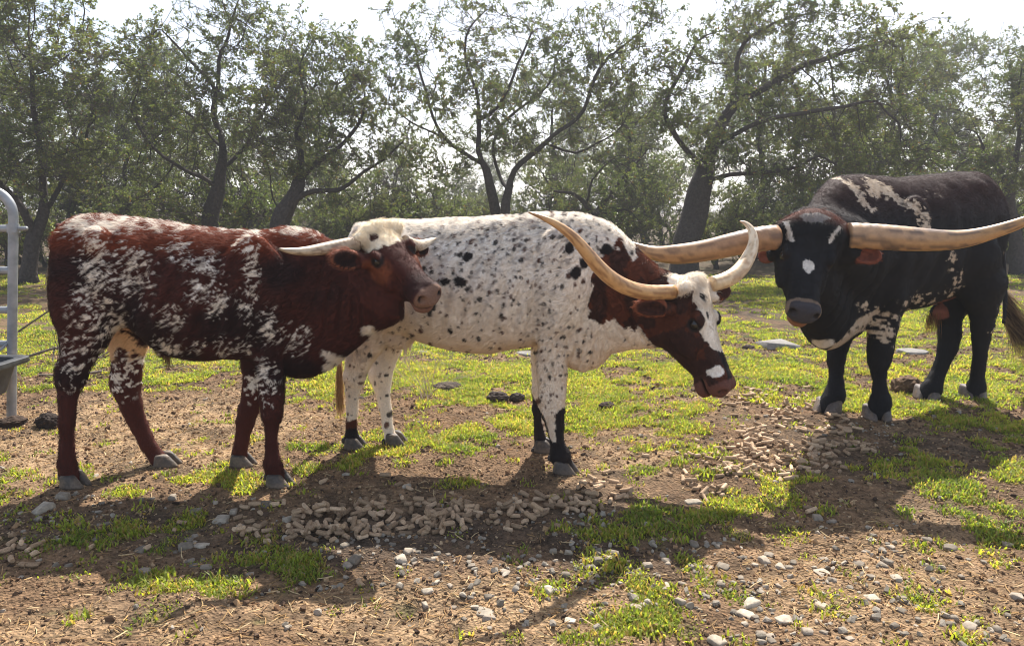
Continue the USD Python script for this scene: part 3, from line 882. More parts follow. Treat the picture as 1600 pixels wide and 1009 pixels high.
Lf2 = leg(fr2, [(880, 430, 46), (868, 480, 36), (862, 530, 27), (862, 580, 22.5), (863, 620, 20.5), (864, 642, 18.5), (867, 664, 14), (870, 690, 12), (875, 712, 16), (880, 726, 15)], 3.46, 3.44)
Rf2 = leg(fr2, [(862, 430, 42), (856, 500, 32), (852, 560, 21), (849, 610, 16.5), (846, 640, 14.5), (844, 660, 11), (843.5, 684, 10), (845, 700, 12), (848, 708, 11)], 3.74, 3.76)
for c in (Ln2, Rn2, Lf2, Rf2):
    for j, ((p, rp), (q, rq)) in enumerate(zip(c[:-1], c[1:])):
        f.bone(p, rp, q, rq, .05 if j < 1 else .03 if j < 2 else .012, .62 if j < 1 else .72 if j < 3 else .82)
for s in (-1, 1):
    f.ell(fr2.on(585, 358) + [0, s * .13, -.01], (.05, .045, .04), np.eye(3), .05)
    f.ell(fr2.on(885, 430) + [0, s * .17, 0], (.12, .05, .24), np.eye(3), .06)
    f.ell(fr2.on(660, 450) + [0, s * .27, .02], (.07, .05, .11), np.eye(3), .08, cut=True)
f.ell(fr2.on(622, 528), (.085, .075, .055), np.eye(3), .04)
for a, b in ((-.03, -.03), (.03, -.03), (-.03, .035), (.03, .035)):
    p = fr2.on(628, 538) + [a, b, 0]
    f.bone(p, .012, p + [0, 0, -.035], .009, .012)
head2 = add_head(f, fr2, at(1086, 438, 3.36), at(1144, 582, 3.22), (.72, -.52, .42), .52, 1.0, deep=1.12,
                 ears=[(at(1042, 482, 3.27), at(990, 478, 3.22), .085, (.2, -.9, -.25)), (at(1118, 462, 3.44), at(1140, 452, 3.54), .08, (.5, -.5, .2))])


def hair2(P, N, hc):
    ln = np.full(len(P), .014)
    ln = np.where(N[:, 2] > .55, .020, ln)
    x, y, z = hc.T
    inh = (x > -.1) & (x < 1.1) & (np.abs(y) < .36) & (z > -.5) & (z < .25)
    ln = np.where(inh, .009, ln)
    ln = np.where(inh & (x < .25) & (z > -.06), .022, ln)
    return np.where(P[:, 2] < .5, .010, ln)


def relief2(V, N, hc):
    return crease(fr2, V, [([(840, 395), (833, 470), (833, 545)], 11, -.014), ([(652, 430), (634, 485), (622, 522)], 12, -.013), ([(598, 360), (662, 394)], 13, .014), ([(932, 368), (898, 430), (872, 505)], 14, .013), ([(760, 350), (860, 344)], 9, .006)], -.18, -1) + 1.5 * ribs(fr2, V, 650, 850, 370, 540, 27, .004, -.2) + folds(fr2, V, hc, 925, 1060, 400, 560, 24, .009, -.12, -.5) + folds(fr2, V, hc, 870, 960, 500, 600, 17, .007, -.1, .3)


cow, m2 = make_animal("speckled_cow", "white cow speckled black and brown, lowering its brown and white head over the feed", fr2, f, head2, [Ln2, Rn2, Lf2, Rf2],
    [([(1052, 456, 3.30, 12), (1020, 457, 3.24, 12), (985, 451, 3.15, 12.3), (955, 435, 3.08, 12), (925, 405, 3.02, 10.8), (897, 372, 2.98, 8.4), (868, 350, 2.96, 5.8), (845, 339, 2.96, 3.6), (826, 332, 2.97, 1.2)], (.44, .25, .10), (.52, .31, .14), (.20, .09, .04)),
     ([(1112, 444, 3.42, 12), (1135, 437, 3.46, 12.5), (1155, 423, 3.51, 12), (1170, 401, 3.56, 10.5), (1177, 379, 3.60, 8), (1174, 360, 3.63, 5.8), (1166, 350, 3.65, 3.8), (1156, 346, 3.66, 1.2)], (.58, .42, .24), (.64, .53, .38), (.34, .2, .10))],
    color2, 120000, hair2, dict(line=[(at(556, 362, 3.92), .024), (at(540, 400, 3.96), .02), (at(534, 480, 3.98), .014), (at(530, 570, 3.99), .011), (at(530, 600, 3.99), .008)], tone=WHITE * .8, hair=[np.array([.42, .25, .11]), np.array([.55, .40, .22]), np.array([.30, .16, .07])], fall=(.0, 0, -1), len=.20, n=520, spread=.05, **{"from": .82}),
    23, extra=dict(near=-1, leg_z=.55, hoof=(.112, .066, .108), relief=relief2, dark_tip=.75), hoof_dir=[.0, -.12, -.25, 0.0])

# ---- the black bull on the right
rear, front = np.array([2.93, 4.92]), np.array([2.06, 4.44])
fr3 = Frame((rear + front) / 2, front - rear)
INK, PATCH = np.array([.010, .0095, .011]), np.array([.52, .43, .33])


def color3(V, hc, rg):
    near = V[:, 1] > 0                                                  # its left side is the one in view
    u, v = fr3.dial(V, np.where(near, .20, -.16))
    n = len(u)
    s1 = speckle((u * .75 - v * .66) / 9, (u * .66 + v * .75) / 5, 61)
    s2 = .5 * speckle(u / 4.2, v / 4.2, 62) + .5 * speckle(u / 9, v / 8, 64)
    col = np.tile(INK, (n, 1))
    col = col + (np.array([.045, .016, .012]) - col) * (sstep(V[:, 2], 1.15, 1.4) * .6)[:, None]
    m = np.zeros(n)
    e = s1 - .5
    uu, vv = u + e * 22 + (speckle(u / 3, v / 5, 66) - .5) * 22, v + e * 26 + (speckle(u / 4, v / 6, 67) - .5) * 26
    for poly in ([(1336, 276), (1350, 278), (1358, 305), (1366, 325), (1356, 330), (1346, 305)], [(1378, 276), (1396, 284), (1412, 305), (1428, 325), (1437, 342), (1424, 340), (1408, 318), (1390, 306), (1372, 308), (1368, 296)],
                 [(1420, 340), (1432, 345), (1436, 362), (1420, 358)], [(1466, 392), (1474, 400), (1470, 412), (1462, 404)]):
        m = np.maximum(m, inside(poly, uu, vv) * (.25 + .75 * sstep(s2, .36, .44)))
    sp = blobs(u, v, [(1384, 512, 32, 34, .60), (1366, 495, 22, 18, .58), (1440, 470, 46, 18, .50), (1490, 455, 30, 22, .42), (1486, 435, 16, 26, .50), (1478, 415, 12, 14, .4), (1562, 440, 26, 44, .50), (1556, 480, 18, 26, .45), (1545, 515, 20, 10, .45), (1345, 480, 14, 12, .45), (1455, 305, 20, 14, .32)])
    m = np.maximum(m, sstep(s2, .70 - .40 * sp, .735 - .40 * sp) * sstep(sp, .1, .25))
    m = np.where(near, m, m * .4)
    wf = np.zeros(n)
    # brisket and throat marks, found from the front
    px, pv = proj(fr3.world(V))
    q = fr3.world(V)
    cb = inside([(1316, 548), (1322, 520), (1335, 500), (1362, 488), (1372, 500), (1352, 520), (1335, 545), (1324, 556)], u + e * 18, v + e * 18) & near
    m = np.maximum(m, cb * (.75 + .25 * (s2 > .42)) * (s2 > .36))
    col = col * (1 - m[:, None]) + PATCH * m[:, None]
    dew = sstep(.062 - np.linalg.norm((V - fr3.loc(at(1285, 534, 4.13))) * [1, 1, .8], axis=1) + (s1 - .5) * .08, 0, .015)[:, None]
    col = col * (1 - dew) + WHITE * .85 * dew
    pink = inside([(1478, 468), (1512, 455), (1520, 500), (1490, 515), (1478, 500)], u, v) & (V[:, 2] < .80) & (np.abs(V[:, 1]) < .12)
    col = np.where(pink[:, None], np.array([.20, .075, .05]), col)
    x, y, z = hc.T
    inh = (x > -.12) & (x < 1.1) & (np.abs(y) < .36) & (z > -.52) & (z < .25)
    hn = speckle(x * 14 + 3, y * 14 + z * 8, 19)
    hcol = np.tile(INK, (n, 1))
    hcol = hcol + (np.array([.10, .028, .016]) - hcol) * (sstep(.10 - x, 0, .12) * sstep(z, -.12, -.04) * .8)[:, None]
    star = ((x - .51 - .25 * np.abs(y) * 0) / (.075 - .35 * 0)) ** 2 + (y / (.050 - .3 * np.clip(x - .51, -.05, .1))) ** 2 + (hn - .5) * 1.6 < 1
    star &= z > -.1
    tick = (np.abs(np.abs(y) - .20 + (x - .14) * .45) < .015 + (hn - .5) * .03) & (x > .05) & (x < .25 + (hn - .5) * .1) & (z > -.2)
    crown = ((x - .02) / .06) ** 2 + (y / .12) ** 2 + (hn - .5) * 2.5 < .9
    hcol = np.where((star | tick)[:, None], WHITE * .8, hcol)
    hcol = np.where((crown & (z > -.1))[:, None], np.array([.20, .18, .17]), hcol)
    pad = (x > .90) & (z > -.22)
    rim = ((x > .87) & (z > -.25)) & ~((np.abs(y) < .135) & (x > .91))
    hcol = np.where(pad[:, None], np.array([.040, .036, .040]), hcol)
    hcol = np.where(rim[:, None], np.array([.17, .12, .085]), hcol)
    lip = (x > .74) & (z < -.235)
    hcol = np.where(lip[:, None], np.array([.22, .105, .055]), hcol)
    col[inh] = hcol[inh]
    for b, t, wd, nf in head3["ears"]:
        ax = (t - b) / np.linalg.norm(t - b); q = V - b
        al = q @ ax / np.linalg.norm(t - b); sd = q @ np.cross(nf, ax); ou = q @ nf
        ine = (al > .15) & (al < 1.1) & (np.abs(sd) < wd * .62) & (np.abs(ou) < .035)
        col[ine] = np.array([.17, .055, .035])
    return col


f = Field((-1.35, -.55, -.02), (1.95, .85, 1.66), .0085)
top3 = torso_lines(fr3, [(1549, 400), (1551, 350), (1550, 318), (1544, 296), (1533, 280), (1518, 269), (1480, 270), (1430, 276), (1390, 278), (1345, 273), (1310, 276), (1280, 288), (1255, 308), (1230, 335), (1200, 352)])
bot3 = torso_lines(fr3, [(1549, 430), (1543, 446), (1533, 456), (1510, 466), (1470, 479), (1430, 488), (1395, 494), (1365, 515), (1335, 538), (1305, 548), (1280, 535), (1255, 505), (1200, 470)], .12)
w3 = [(x_of(fr3, u), w, s) for u, w, s in ((1549, .07, 0), (1543, .13, 0), (1528, .19, 0), (1500, .235, 0), (1440, .275, 0), (1390, .27, 0), (1340, .26, 0), (1300, .215, .02), (1270, .175, .07), (1240, .14, .13), (1205, .12, .20))]
add_torso(f, top3, bot3, w3)
Rf3 = leg(fr3, [(1330, 440, 46), (1318, 490, 36), (1309, 540, 17.5), (1307, 560, 15.5), (1307, 580, 13), (1306, 600, 13.5), (1304, 618, 17), (1298, 628, 16.5), (1294, 636, 16)], 4.72, 4.52)
Lf3 = leg(fr3, [(1395, 400, 60), (1388, 460, 40), (1380, 510, 25), (1375, 545, 21), (1374, 562, 18), (1373, 585, 12.8), (1374, 608, 13), (1376, 628, 18), (1373, 640, 18)], 4.36, 4.37)
Rr3 = leg(fr3, [(1496, 405, 48), (1490, 460, 36), (1483, 500, 19), (1484, 522, 18.5), (1480, 545, 15.5), (1470, 572, 13), (1461, 595, 14), (1456, 608, 17), (1449, 616, 17)], 5.02, 4.86)
Lr3 = leg(fr3, [(1526, 405, 48), (1534, 445, 40), (1536, 485, 22), (1535, 508, 18), (1533, 528, 14.5), (1531, 558, 11.5), (1527, 588, 12), (1525, 606, 16), (1522, 615, 16.5)], 4.72, 4.88)
for c in (Rf3, Lf3, Rr3, Lr3):
    for j, ((p, rp), (q, rq)) in enumerate(zip(c[:-1], c[1:])):
        f.bone(p, rp, q, rq, .06 if j < 1 else .035 if j < 2 else .014, .68 if j < 1 else .8)
for s in (-1, 1):
    f.ell(fr3.on(1490, 288) + [0, s * .14, -.02], (.07, .035, .035), np.eye(3), .06)
    f.ell(fr3.on(1372, 380) + [0, s * .22, 0], (.15, .06, .28), np.eye(3), .07)
    f.ell(fr3.on(1505, 385) + [0, s * .285, .05], (.09, .06, .13), np.eye(3), .10, cut=True)
f.ell(fr3.on(1470, 488), (.10, .05, .06), np.eye(3), .05)
f.ell(fr3.on(1503, 476), (.055, .06, .075), np.eye(3), .03)
HP, HN = at(1265, 352, 3.78), at(1263, 482, 3.42)
head3 = add_head(f, fr3, HP, HN, (.0, -.75, .6), .535, 1.09, deep=1.05,
                 ears=[(at(1330, 398, 3.78), at(1379, 401, 3.74), .095, (-.05, -1, .15)), (at(1208, 398, 3.80), at(1185, 402, 3.90), .08, (.2, -1, .15))])
f.bone(fr3.loc(at(1268, 375, 3.84)), .17, fr3.loc(at(1310, 400, 4.25)), .26, .08)
f.bone(fr3.loc(at(1272, 440, 3.86)), .10, fr3.loc(at(1295, 500, 4.25)), .13, .07)
f.bone(fr3.loc(at(1284, 470, 4.0)), .06, fr3.loc(at(1286, 532, 4.15)), .035, .05)


def hair3(P, N, hc):
    ln = np.full(len(P), .013)
    x, y, z = hc.T
    inh = (x > -.12) & (x < 1.1) & (np.abs(y) < .38) & (z > -.5) & (z < .3)
    ln = np.where(inh, .010, ln)
    ln = np.where(inh & (x < .2) & (z > -.12), .026, ln)
    return np.where(P[:, 2] < .5, .010, ln)


def relief3(V, N, hc):
    return crease(fr3, V, [([(1414, 320), (1410, 420), (1404, 488)], 12, -.018), ([(1498, 390), (1510, 455)], 12, -.016), ([(1360, 300), (1376, 400), (1388, 470)], 15, .014), ([(1500, 290), (1470, 320)], 12, .014)], .2, 1) + 1.5 * ribs(fr3, V, 1390, 1530, 300, 470, 24, .004, .22) + folds(fr3, V, hc, 1270, 1400, 330, 530, 26, .012, .2, .35)


bull, m3 = make_animal("black_bull", "big black longhorn facing us with very wide horns and a white star on its forehead", fr3, f, head3, [Rf3, Lf3, Rr3, Lr3],
    [([(1212, 371, 3.76, 19.5), (1185, 374, 3.75, 19.5), (1150, 381, 3.76, 18.5), (1105, 391, 3.79, 17), (1060, 397, 3.83, 15.5), (1025, 396, 3.88, 11.5), (1000, 388, 3.92, 7.5), (982, 378, 3.95, 2)], (.30, .165, .085), (.33, .18, .075), (.11, .055, .03)),
     ([(1325, 368, 3.76, 20), (1355, 369, 3.74, 20), (1400, 372, 3.70, 19.5), (1450, 375, 3.65, 17.5), (1500, 374, 3.61, 14.5), (1550, 363, 3.58, 11), (1600, 346, 3.56, 8), (1640, 327, 3.56, 2)], (.36, .22, .12), (.34, .185, .065), (.06, .04, .036))],
    color3, 110000, hair3, dict(line=[(at(1540, 318, 4.96), .024), (at(1559, 352, 5.03), .022), (at(1568, 430, 5.06), .018), (at(1570, 490, 5.0), .013), (at(1568, 505, 4.98), .010)], tone=INK * 1.4, hair=[np.array([.26, .17, .08]), np.array([.09, .05, .03]), INK, np.array([.35, .24, .12])], fall=(.55, -.1, -.75), len=.34, n=800, spread=.16, **{"from": .75}),
    37, hoof_tone=(.085, .068, .060), extra=dict(near=1, leg_z=.6, hoof=(.15, .082, .16), relief=relief3, dark_tip=.9), hoof_dir=[.25, .9, .45, .8])
tp = fr3.on(1458, 492) + rng.normal(0, .02, (140, 3)) * [1.6, 1, .6]
te = tp + np.array([.0, 0, -.11]) * (0.4 + .9 * rng.random((140, 1))) + rng.normal(0, .012, (140, 3))
curves(bull, "sheath_tuft", np.stack([tp, (tp + te) / 2 + rng.normal(0, .004, (140, 3)), te], 1), np.tile([.002, .0016, .0006], (140, 1)), hair_look, np.array([.22, .10, .04]) * (.3 + .9 * rng.random((140, 1))))
# ------------------------------------------------------------------ ground
HOOVES = []
for fr, legs in ((fr1, (Lh, Rh, Lf, Rf)), (fr2, (Ln2, Rn2, Lf2, Rf2)), (fr3, (Rf3, Lf3, Rr3, Lr3))):
    for c in legs:
        HOOVES.append(fr.world(c[-1][0])[:2])
HOOVES = np.array(HOOVES)


def gh(x, y):
    x, y = np.asarray(x, float), np.asarray(y, float)
    p = np.stack([x + 100, y + 100, np.zeros_like(x)], -1)
    h = (meshkit.fbm(p * 1.1, 2, 1) - .5) * .07 + (meshkit.fbm(p * 5.5, 3, 2) - .5) * .045
    fine = (meshkit.fbm(p * 26, 2, 3) - .5) * .022 * sstep(y, 13, 5)
    d = np.full(x.shape, 9.0)
    for hx, hy in HOOVES:
        d = np.minimum(d, np.hypot(x - hx, y - hy))
    k = sstep(d, .07, .40)
    return h * k + fine * (.25 + .75 * k) + .004 * (1 - k)


def patches(x, y, rows):
    """soft patches; rows (u, v, ru, rv, weight) give each patch's middle and half sizes as seen from the gate"""
    out = np.zeros(np.shape(x))
    for u, v, ru, rv, w in rows:
        c, n, fa = ground_at(u, v), ground_at(u, min(v + rv, 1400)), ground_at(u, max(v - rv, 345))
        rx, ry = ru * c[1] / FPX, max((fa[1] - n[1]) / 2, .05)
        cy = (fa[1] + n[1]) / 2
        out = np.maximum(out, w * np.exp(-(((x - c[0]) / rx) ** 2 + ((y - cy) / ry) ** 2) ** 1.5))
    return out


GRASS = [(700, 580, 420, 60, 0.72), (1100, 620, 200, 70, 0.70), (420, 600, 120, 40, 0.60), (800, 500, 900, 52, 0.78), (200, 545, 330, 55, 0.80), (330, 590, 160, 24, 0.62), (760, 600, 330, 60, 0.70), (1000, 640, 130, 50, 0.62), (1220, 560, 180, 70, 0.85), (1500, 520, 260, 90, 0.88), (1450, 620, 220, 50, 0.74), (1080, 700, 120, 40, 0.55), (700, 690, 140, 28, 0.58),
         (1020, 735, 60, 12, 0.50), (1200, 770, 170, 45, 0.78), (1420, 740, 220, 65, 0.58), (1080, 800, 90, 22, 0.74), (520, 728, 55, 18, 0.74), (320, 750, 60, 14, 0.55), (735, 760, 55, 12, 0.66), (930, 835, 80, 22, 0.36), (480, 880, 110, 22, 0.29), (570, 860, 60, 16, 0.34), (235, 918, 38, 12, 0.30), (90, 910, 70, 9, 0.26), (130, 955, 60, 12, 0.26), (420, 790, 30, 12, 0.55),
         (905, 876, 28, 9, 0.32), (520, 915, 50, 10, 0.26), (990, 990, 90, 18, 0.29), (60, 600, 70, 20, 0.50), (320, 710, 30, 10, 0.50), (80, 830, 60, 12, 0.22), (1500, 830, 130, 26, 0.26), (700, 985, 40, 10, 0.20), (1290, 985, 60, 10, 0.20), (600, 640, 140, 25, 0.50)]
BARE = [(1165, 490, 45, 45, .8), (1010, 640, 40, 40, .45), (240, 660, 240, 45, .75), (560, 660, 60, 20, .5), (930, 720, 60, 22, .6), (1250, 680, 130, 55, .7), (1130, 470, 30, 20, .5), (1420, 600, 50, 12, .4), (660, 730, 50, 14, .4), (1560, 640, 60, 14, .5)]
DARK = [(660, 850, 330, 55, .95), (150, 830, 260, 45, .85), (960, 800, 160, 40, .6), (950, 880, 220, 50, .75), (560, 960, 260, 30, .50), (1450, 720, 160, 40, .6), (1160, 480, 50, 40, .7), (1250, 690, 120, 40, .35), (250, 960, 220, 40, .4), (1100, 900, 120, 40, .4)]  # dark soil plus the cattle's shadow bands, painted into the ground colour
TAN = [(230, 680, 330, 60, 1.0), (700, 955, 420, 60, .9), (1400, 920, 300, 110, .95), (1000, 700, 80, 40, .7), (150, 990, 300, 40, .7), (860, 640, 400, 90, .4)]
STONY = [(1230, 920, 200, 90, 1.0), (720, 840, 300, 60, .9), (900, 900, 180, 60, .9), (120, 800, 160, 50, .6), (520, 900, 200, 40, .6), (1450, 900, 180, 90, .8), (1000, 960, 150, 50, .6), (1300, 640, 200, 60, .3)]


PILES = [(600, 810, 160, 36, 1.0), (850, 800, 110, 26, .9), (1020, 768, 150, 30, 1.0), (1250, 690, 130, 62, 1.0)]


def grass_amount(x, y):
    p = np.stack([x + 50, y + 50, np.zeros_like(x)], -1)
    n = meshkit.fbm(p * 2.3, 4, 31)
    n2 = meshkit.fbm(p * 9, 2, 32)
    g = patches(x, y, GRASS) - .8 * patches(x, y, BARE) - .5 * patches(x, y, PILES)
    far = sstep(y, 10.5, 13.5)
    return .02 + .98 * sstep(g * (1 - far) + .35 * far + (n - .5) * 1.6 + (n2 - .5) * 1.7 + (meshkit.noise(p * 31, 33) - .5) * .5, .20, .92)


def spaced(a, b, s0, growth):
    out, s = [a], s0
    while out[-1] < b:
        out.append(out[-1] + s); s *= growth
    return np.array(out)


ys = np.r_[spaced(1.3, 8, .015, 1.0055), spaced(8.08, 400, .10, 1.06)]
xr = np.r_[np.arange(0, 3.4, .020), spaced(3.42, 300, .03, 1.07)]
xs = np.r_[-xr[::-1][:-1], xr]
ys = np.r_[[-60, -10, -3, 0, .8], ys]
X, Y = np.meshgrid(xs, ys)
gx, gy = X.ravel(), Y.ravel()
gz = gh(gx, gy) * sstep(np.hypot(gx, gy), 120, 30)
G = np.clip(grass_amount(gx, gy), 0, 1)[:, None]
p3 = np.stack([gx + 50, gy + 50, np.zeros_like(gx)], -1)
n1, n2 = meshkit.fbm(p3 * 1.7, 4, 41)[:, None], meshkit.fbm(p3 * 12, 3, 42)[:, None]
soil_tan, soil_red, dark_soil_shade, turf = np.array([.33, .22, .125]), np.array([.175, .108, .062]), np.array([.072, .053, .041]), np.array([.11, .12, .040])
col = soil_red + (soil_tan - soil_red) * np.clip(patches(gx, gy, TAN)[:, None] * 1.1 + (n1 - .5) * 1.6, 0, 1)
col = col + (dark_soil_shade - col) * np.clip(patches(gx, gy, DARK)[:, None] * 1.0 + (n1 - .5) * 1.5 - (n2 - .5) * .9, 0, 1) * .85  # real dark soil and painted cattle shade together
col = col * (.45 + 1.1 * n2)
col = col + (turf - col) * G * .8
litter = sstep(gy, 12.0, 15)[:, None] * .7
col = col + (np.array([.13, .10, .065]) * (.6 + .8 * n2) - col) * litter
nx, ny = len(xs), len(ys)
i = (np.arange(ny - 1)[:, None] * nx + np.arange(nx - 1)[None]).ravel()
quads = np.stack([i, i + 1, i + nx + 1, i + nx], 1)
ground_look = look("ground", {"a": ("attribute", {"attribute": "tone"}), "g": ("geometry", {}), "n": ("noise_texture", {"scale": 38.0, "detail": 6.0, "roughness": .65}),
                              "v": ("voronoi_texture", {"scale": 85.0}), "r": ("rgb_ramp", {"ramp": [(.30, (.45, .42, .38)), (.5, (1, 1, 1)), (.72, (1.65, 1.6, 1.5))]}),
                              "m": ("mix", {"mix_type": "multiply", "fac": 1.0}), "h": ("math", {"math_type": "add"}), "b": ("bump", {"strength": .9, "distance": .012}),
                              "p": ("principled_bsdf", {"roughness": .92, "specular_ior_level": .12, "diffuse_roughness": .6})},
                   [("g.position", "n.vector"), ("g.position", "v.vector"), ("n.fac", "r.fac"), ("a.color", "m.color1"), ("r.color", "m.color2"), ("m.color", "p.base_color"), ("n.fac", "h.value1"), ("v.distance", "h.value2"), ("h.value", "b.height"), ("b.normal", "p.normal")], "p.BSDF")
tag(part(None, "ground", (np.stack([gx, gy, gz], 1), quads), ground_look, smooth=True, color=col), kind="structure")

# ------------------------------------------------------------------ grass, crumbs, gravel, straw: what nobody could count
leaf_nodes = {"a": ("attribute", {"attribute": "tone"}), "g": ("geometry", {}), "n": ("noise_texture", {"scale": 2.2, "detail": 2.0}), "r": ("rgb_ramp", {"ramp": [(.3, (.70, .80, .7)), (.7, (1.35, 1.2, 1.1))]}),
              "m": ("mix", {"mix_type": "multiply", "fac": 1.0}), "p": ("principled_bsdf", {"roughness": .55, "specular_ior_level": .25}), "t": ("translucent_bsdf", {}), "tc": ("mix", {"mix_type": "multiply", "fac": 1.0, "color2": (2.1, 2.0, .8)}), "x": ("mix_closure", {"fac": .5})}
leaf_links = [("g.position", "n.vector"), ("n.fac", "r.fac"), ("a.color", "m.color1"), ("r.color", "m.color2"), ("m.color", "p.base_color"), ("m.color", "tc.color1"), ("tc.color", "t.color"), ("p.BSDF", "x.closure1"), ("t.BSDF", "x.closure2")]
grass_look = look("grass_blades", leaf_nodes, leaf_links, "x.closure")
loose_look = toned("loose_soil", rough=.95, noise=180, spec=.1, amount=.35, bump=(.6, .003))
stone_look = toned("limestone", rough=.9, noise=55, spec=.2, amount=.28, bump=(.6, .004))


def grass_tuft(seed, n=24, h=.045, spread=.035):
    r = np.random.default_rng(seed)
    V, F, C = [], [], []
    for k in range(n):
        a, rad = r.random() * 6.28, spread * math.sqrt(r.random())
        b = np.array([math.cos(a) * rad, math.sin(a) * rad, -.004])
        la = r.random() * 6.28
        lean = np.array([math.cos(la), math.sin(la), 0]) * (.3 + .8 * r.random())
        hh = h * (.5 + .8 * r.random()); w = .0022 + .0026 * r.random()
        sd = np.array([-math.sin(la), math.cos(la), 0]) * w
        m = b + lean * hh * .35 + [0, 0, hh * .6]
        t = b + lean * hh * .95 + [0, 0, hh * (.85 + .2 * r.random())]
        i = len(V)
        V += [b - sd, b + sd, m + sd * .8, m - sd * .8, t]
        F += [[i, i + 1, i + 2], [i, i + 2, i + 3], [i + 3, i + 2, i + 4]]
        c = np.array([.20, .25, .052]) * (.65 + .7 * r.random()) if r.random() > .24 else np.array([.30, .235, .11])
        C += [c * .75, c * .75, c, c, c * 1.1]
    return (np.array(V), np.array(F)), np.array(C)


def hull_rock(seed, n=22, flat=.65, rough=.0):
    r = np.random.default_rng(seed)
    p = r.normal(0, 1, (n, 3)); p /= np.linalg.norm(p, axis=1, keepdims=True)
    p = np.sign(p) * np.abs(p) ** .7
    p *= [1, .55 + .4 * r.random(), flat * (.7 + .5 * r.random())]
    h = trimesh.Trimesh(p).convex_hull
    return np.array(h.vertices), np.array(h.faces)


def scatter(n, seed, density, y0, y1, margin=.6, power=1.0):
    """points on the ground in view, thinned by density(x, y)"""
    r = np.random.default_rng(seed)
    t = r.random(n)
    y = (y0 ** power + t * (y1 ** power - y0 ** power)) ** (1 / power)
    x = (r.random(n) * 2 - 1) * (y * .70 + margin)
    k = r.random(n) < density(x, y)
    return x[k], y[k]


def strew(name, protos, x, y, scale, seed, sink, mat, smooth=False, tilt=.4):
    r = np.random.default_rng(seed)
    n = len(x)
    pr = instancer("/World/" + name, [(f"piece_{i}", [("piece", m, mat, smooth, c)]) for i, (m, c) in enumerate(protos)],
                   np.stack([x, y, gh(x, y) + sink * scale], 1), euler_quat(r.normal(0, tilt, n), r.normal(0, tilt, n), r.random(n) * 6.28), scale, r.integers(0, len(protos), n))
    return tag(pr, kind="stuff")


tufts = [grass_tuft(s, n=26 if s < 6 else 16, h=.013 + .0045 * (s % 4), spread=.045) for s in range(9)]
gx1, gy1 = scatter(90000, 3, lambda x, y: grass_amount(x, y) ** 1.3 * .85, 2.0, 6.0, power=1.7)
gx2, gy2 = scatter(46000, 4, lambda x, y: grass_amount(x, y) ** 1.2 * .9, 6.0, 14.0, power=1.4)
gxx, gyy = np.r_[gx1, gx2], np.r_[gy1, gy2]
gs = (.65 + .6 * rng.random(len(gxx))) * (1 + .06 * np.clip(gyy - 4, 0, 10))
tag(strew("grass", tufts, gxx, gyy, gs, 5, 0.0, grass_look, tilt=.12), "short bright green grass and weeds growing in patches over the pasture", "grass")

crumb = []
for s in range(8):
    v, fc = hull_rock(100 + s, 14, .8)
    crumb.append(((v, fc), np.tile(np.array([[.11, .070, .043], [.050, .034, .025], [.25, .16, .09], [.38, .26, .15], [.18, .105, .06], [.33, .21, .115], [.10, .065, .045], [.42, .30, .18]][s]), (len(v), 1))))
cx, cy = scatter(75000, 6, lambda x, y: .85 * (1 - .75 * grass_amount(x, y)) * (1 - patches(x, y, PILES)), 1.9, 7.5, power=1.15)
cs = .0028 + .006 * rng.random(len(cx)) ** 2.6 + .007 * (rng.random(len(cx)) < .035)
tag(strew("soil_crumbs", crumb, cx, cy, cs * (.8 + .09 * cy), 8, .2, loose_look), "loose brown soil crumbs and dry dung bits on the trampled ground", "soil")

gravel = []
for s in range(8):
    v, fc = hull_rock(200 + s, 16, .65)
    gravel.append(((v, fc), np.tile(np.array([.34, .295, .235]) * (.5 + .09 * s), (len(v), 1))))
gx3, gy3 = scatter(26000, 9, lambda x, y: np.clip(patches(x, y, STONY) * (meshkit.fbm(np.stack([x + 9, y + 9, 0 * x], -1) * 3, 3, 77) * 2.2 - .5), .015, 1) * .6, 1.9, 6.0, power=1.0)
gsz = .005 + .010 * rng.random(len(gx3)) ** 2
tag(strew("gravel", gravel, gx3, gy3, gsz * 1.15, 10, .25, stone_look), "small pale limestone gravel scattered in the dirt", "gravel")

straw = []
for s in range(5):
    L = .009 + .004 * s
    v, fc = tube([[-L, 0, 0], [0, .1 * L, .02 * L], [L, 0, 0]], [.0013, .0016, .001], 3)
    straw.append(((v, fc), np.tile(np.array([[.42, .29, .14], [.36, .22, .10], [.22, .13, .07], [.48, .36, .20], [.30, .19, .09]][s]), (len(v), 1))))
sx, sy = scatter(30000, 12, lambda x, y: np.clip(.12 + patches(x, y, TAN), 0, 1) * .8 * (1 - .8 * grass_amount(x, y)), 1.9, 6.5, power=1.1)
tag(strew("straw_litter", straw, sx, sy, .7 + .7 * rng.random(len(sx)), 13, .004, loose_look, tilt=.25), "dry tan straw litter strewn over the dirt", "straw")
# ------------------------------------------------------------------ trees
bark_look = toned("bark", rough=.92, noise=26, spec=.12, amount=.45, bump=(.9, .03))
foliage_look = look("oak_leaves", {**leaf_nodes, "p": ("principled_bsdf", {"roughness": .38, "specular_ior_level": .5}), "tc": ("mix", {"mix_type": "multiply", "fac": 1.0, "color2": (1.25, 1.5, .75)}), "x": ("mix_closure", {"fac": .48}), "n": ("noise_texture", {"scale": .9, "detail": 3.0})}, leaf_links, "x.closure")


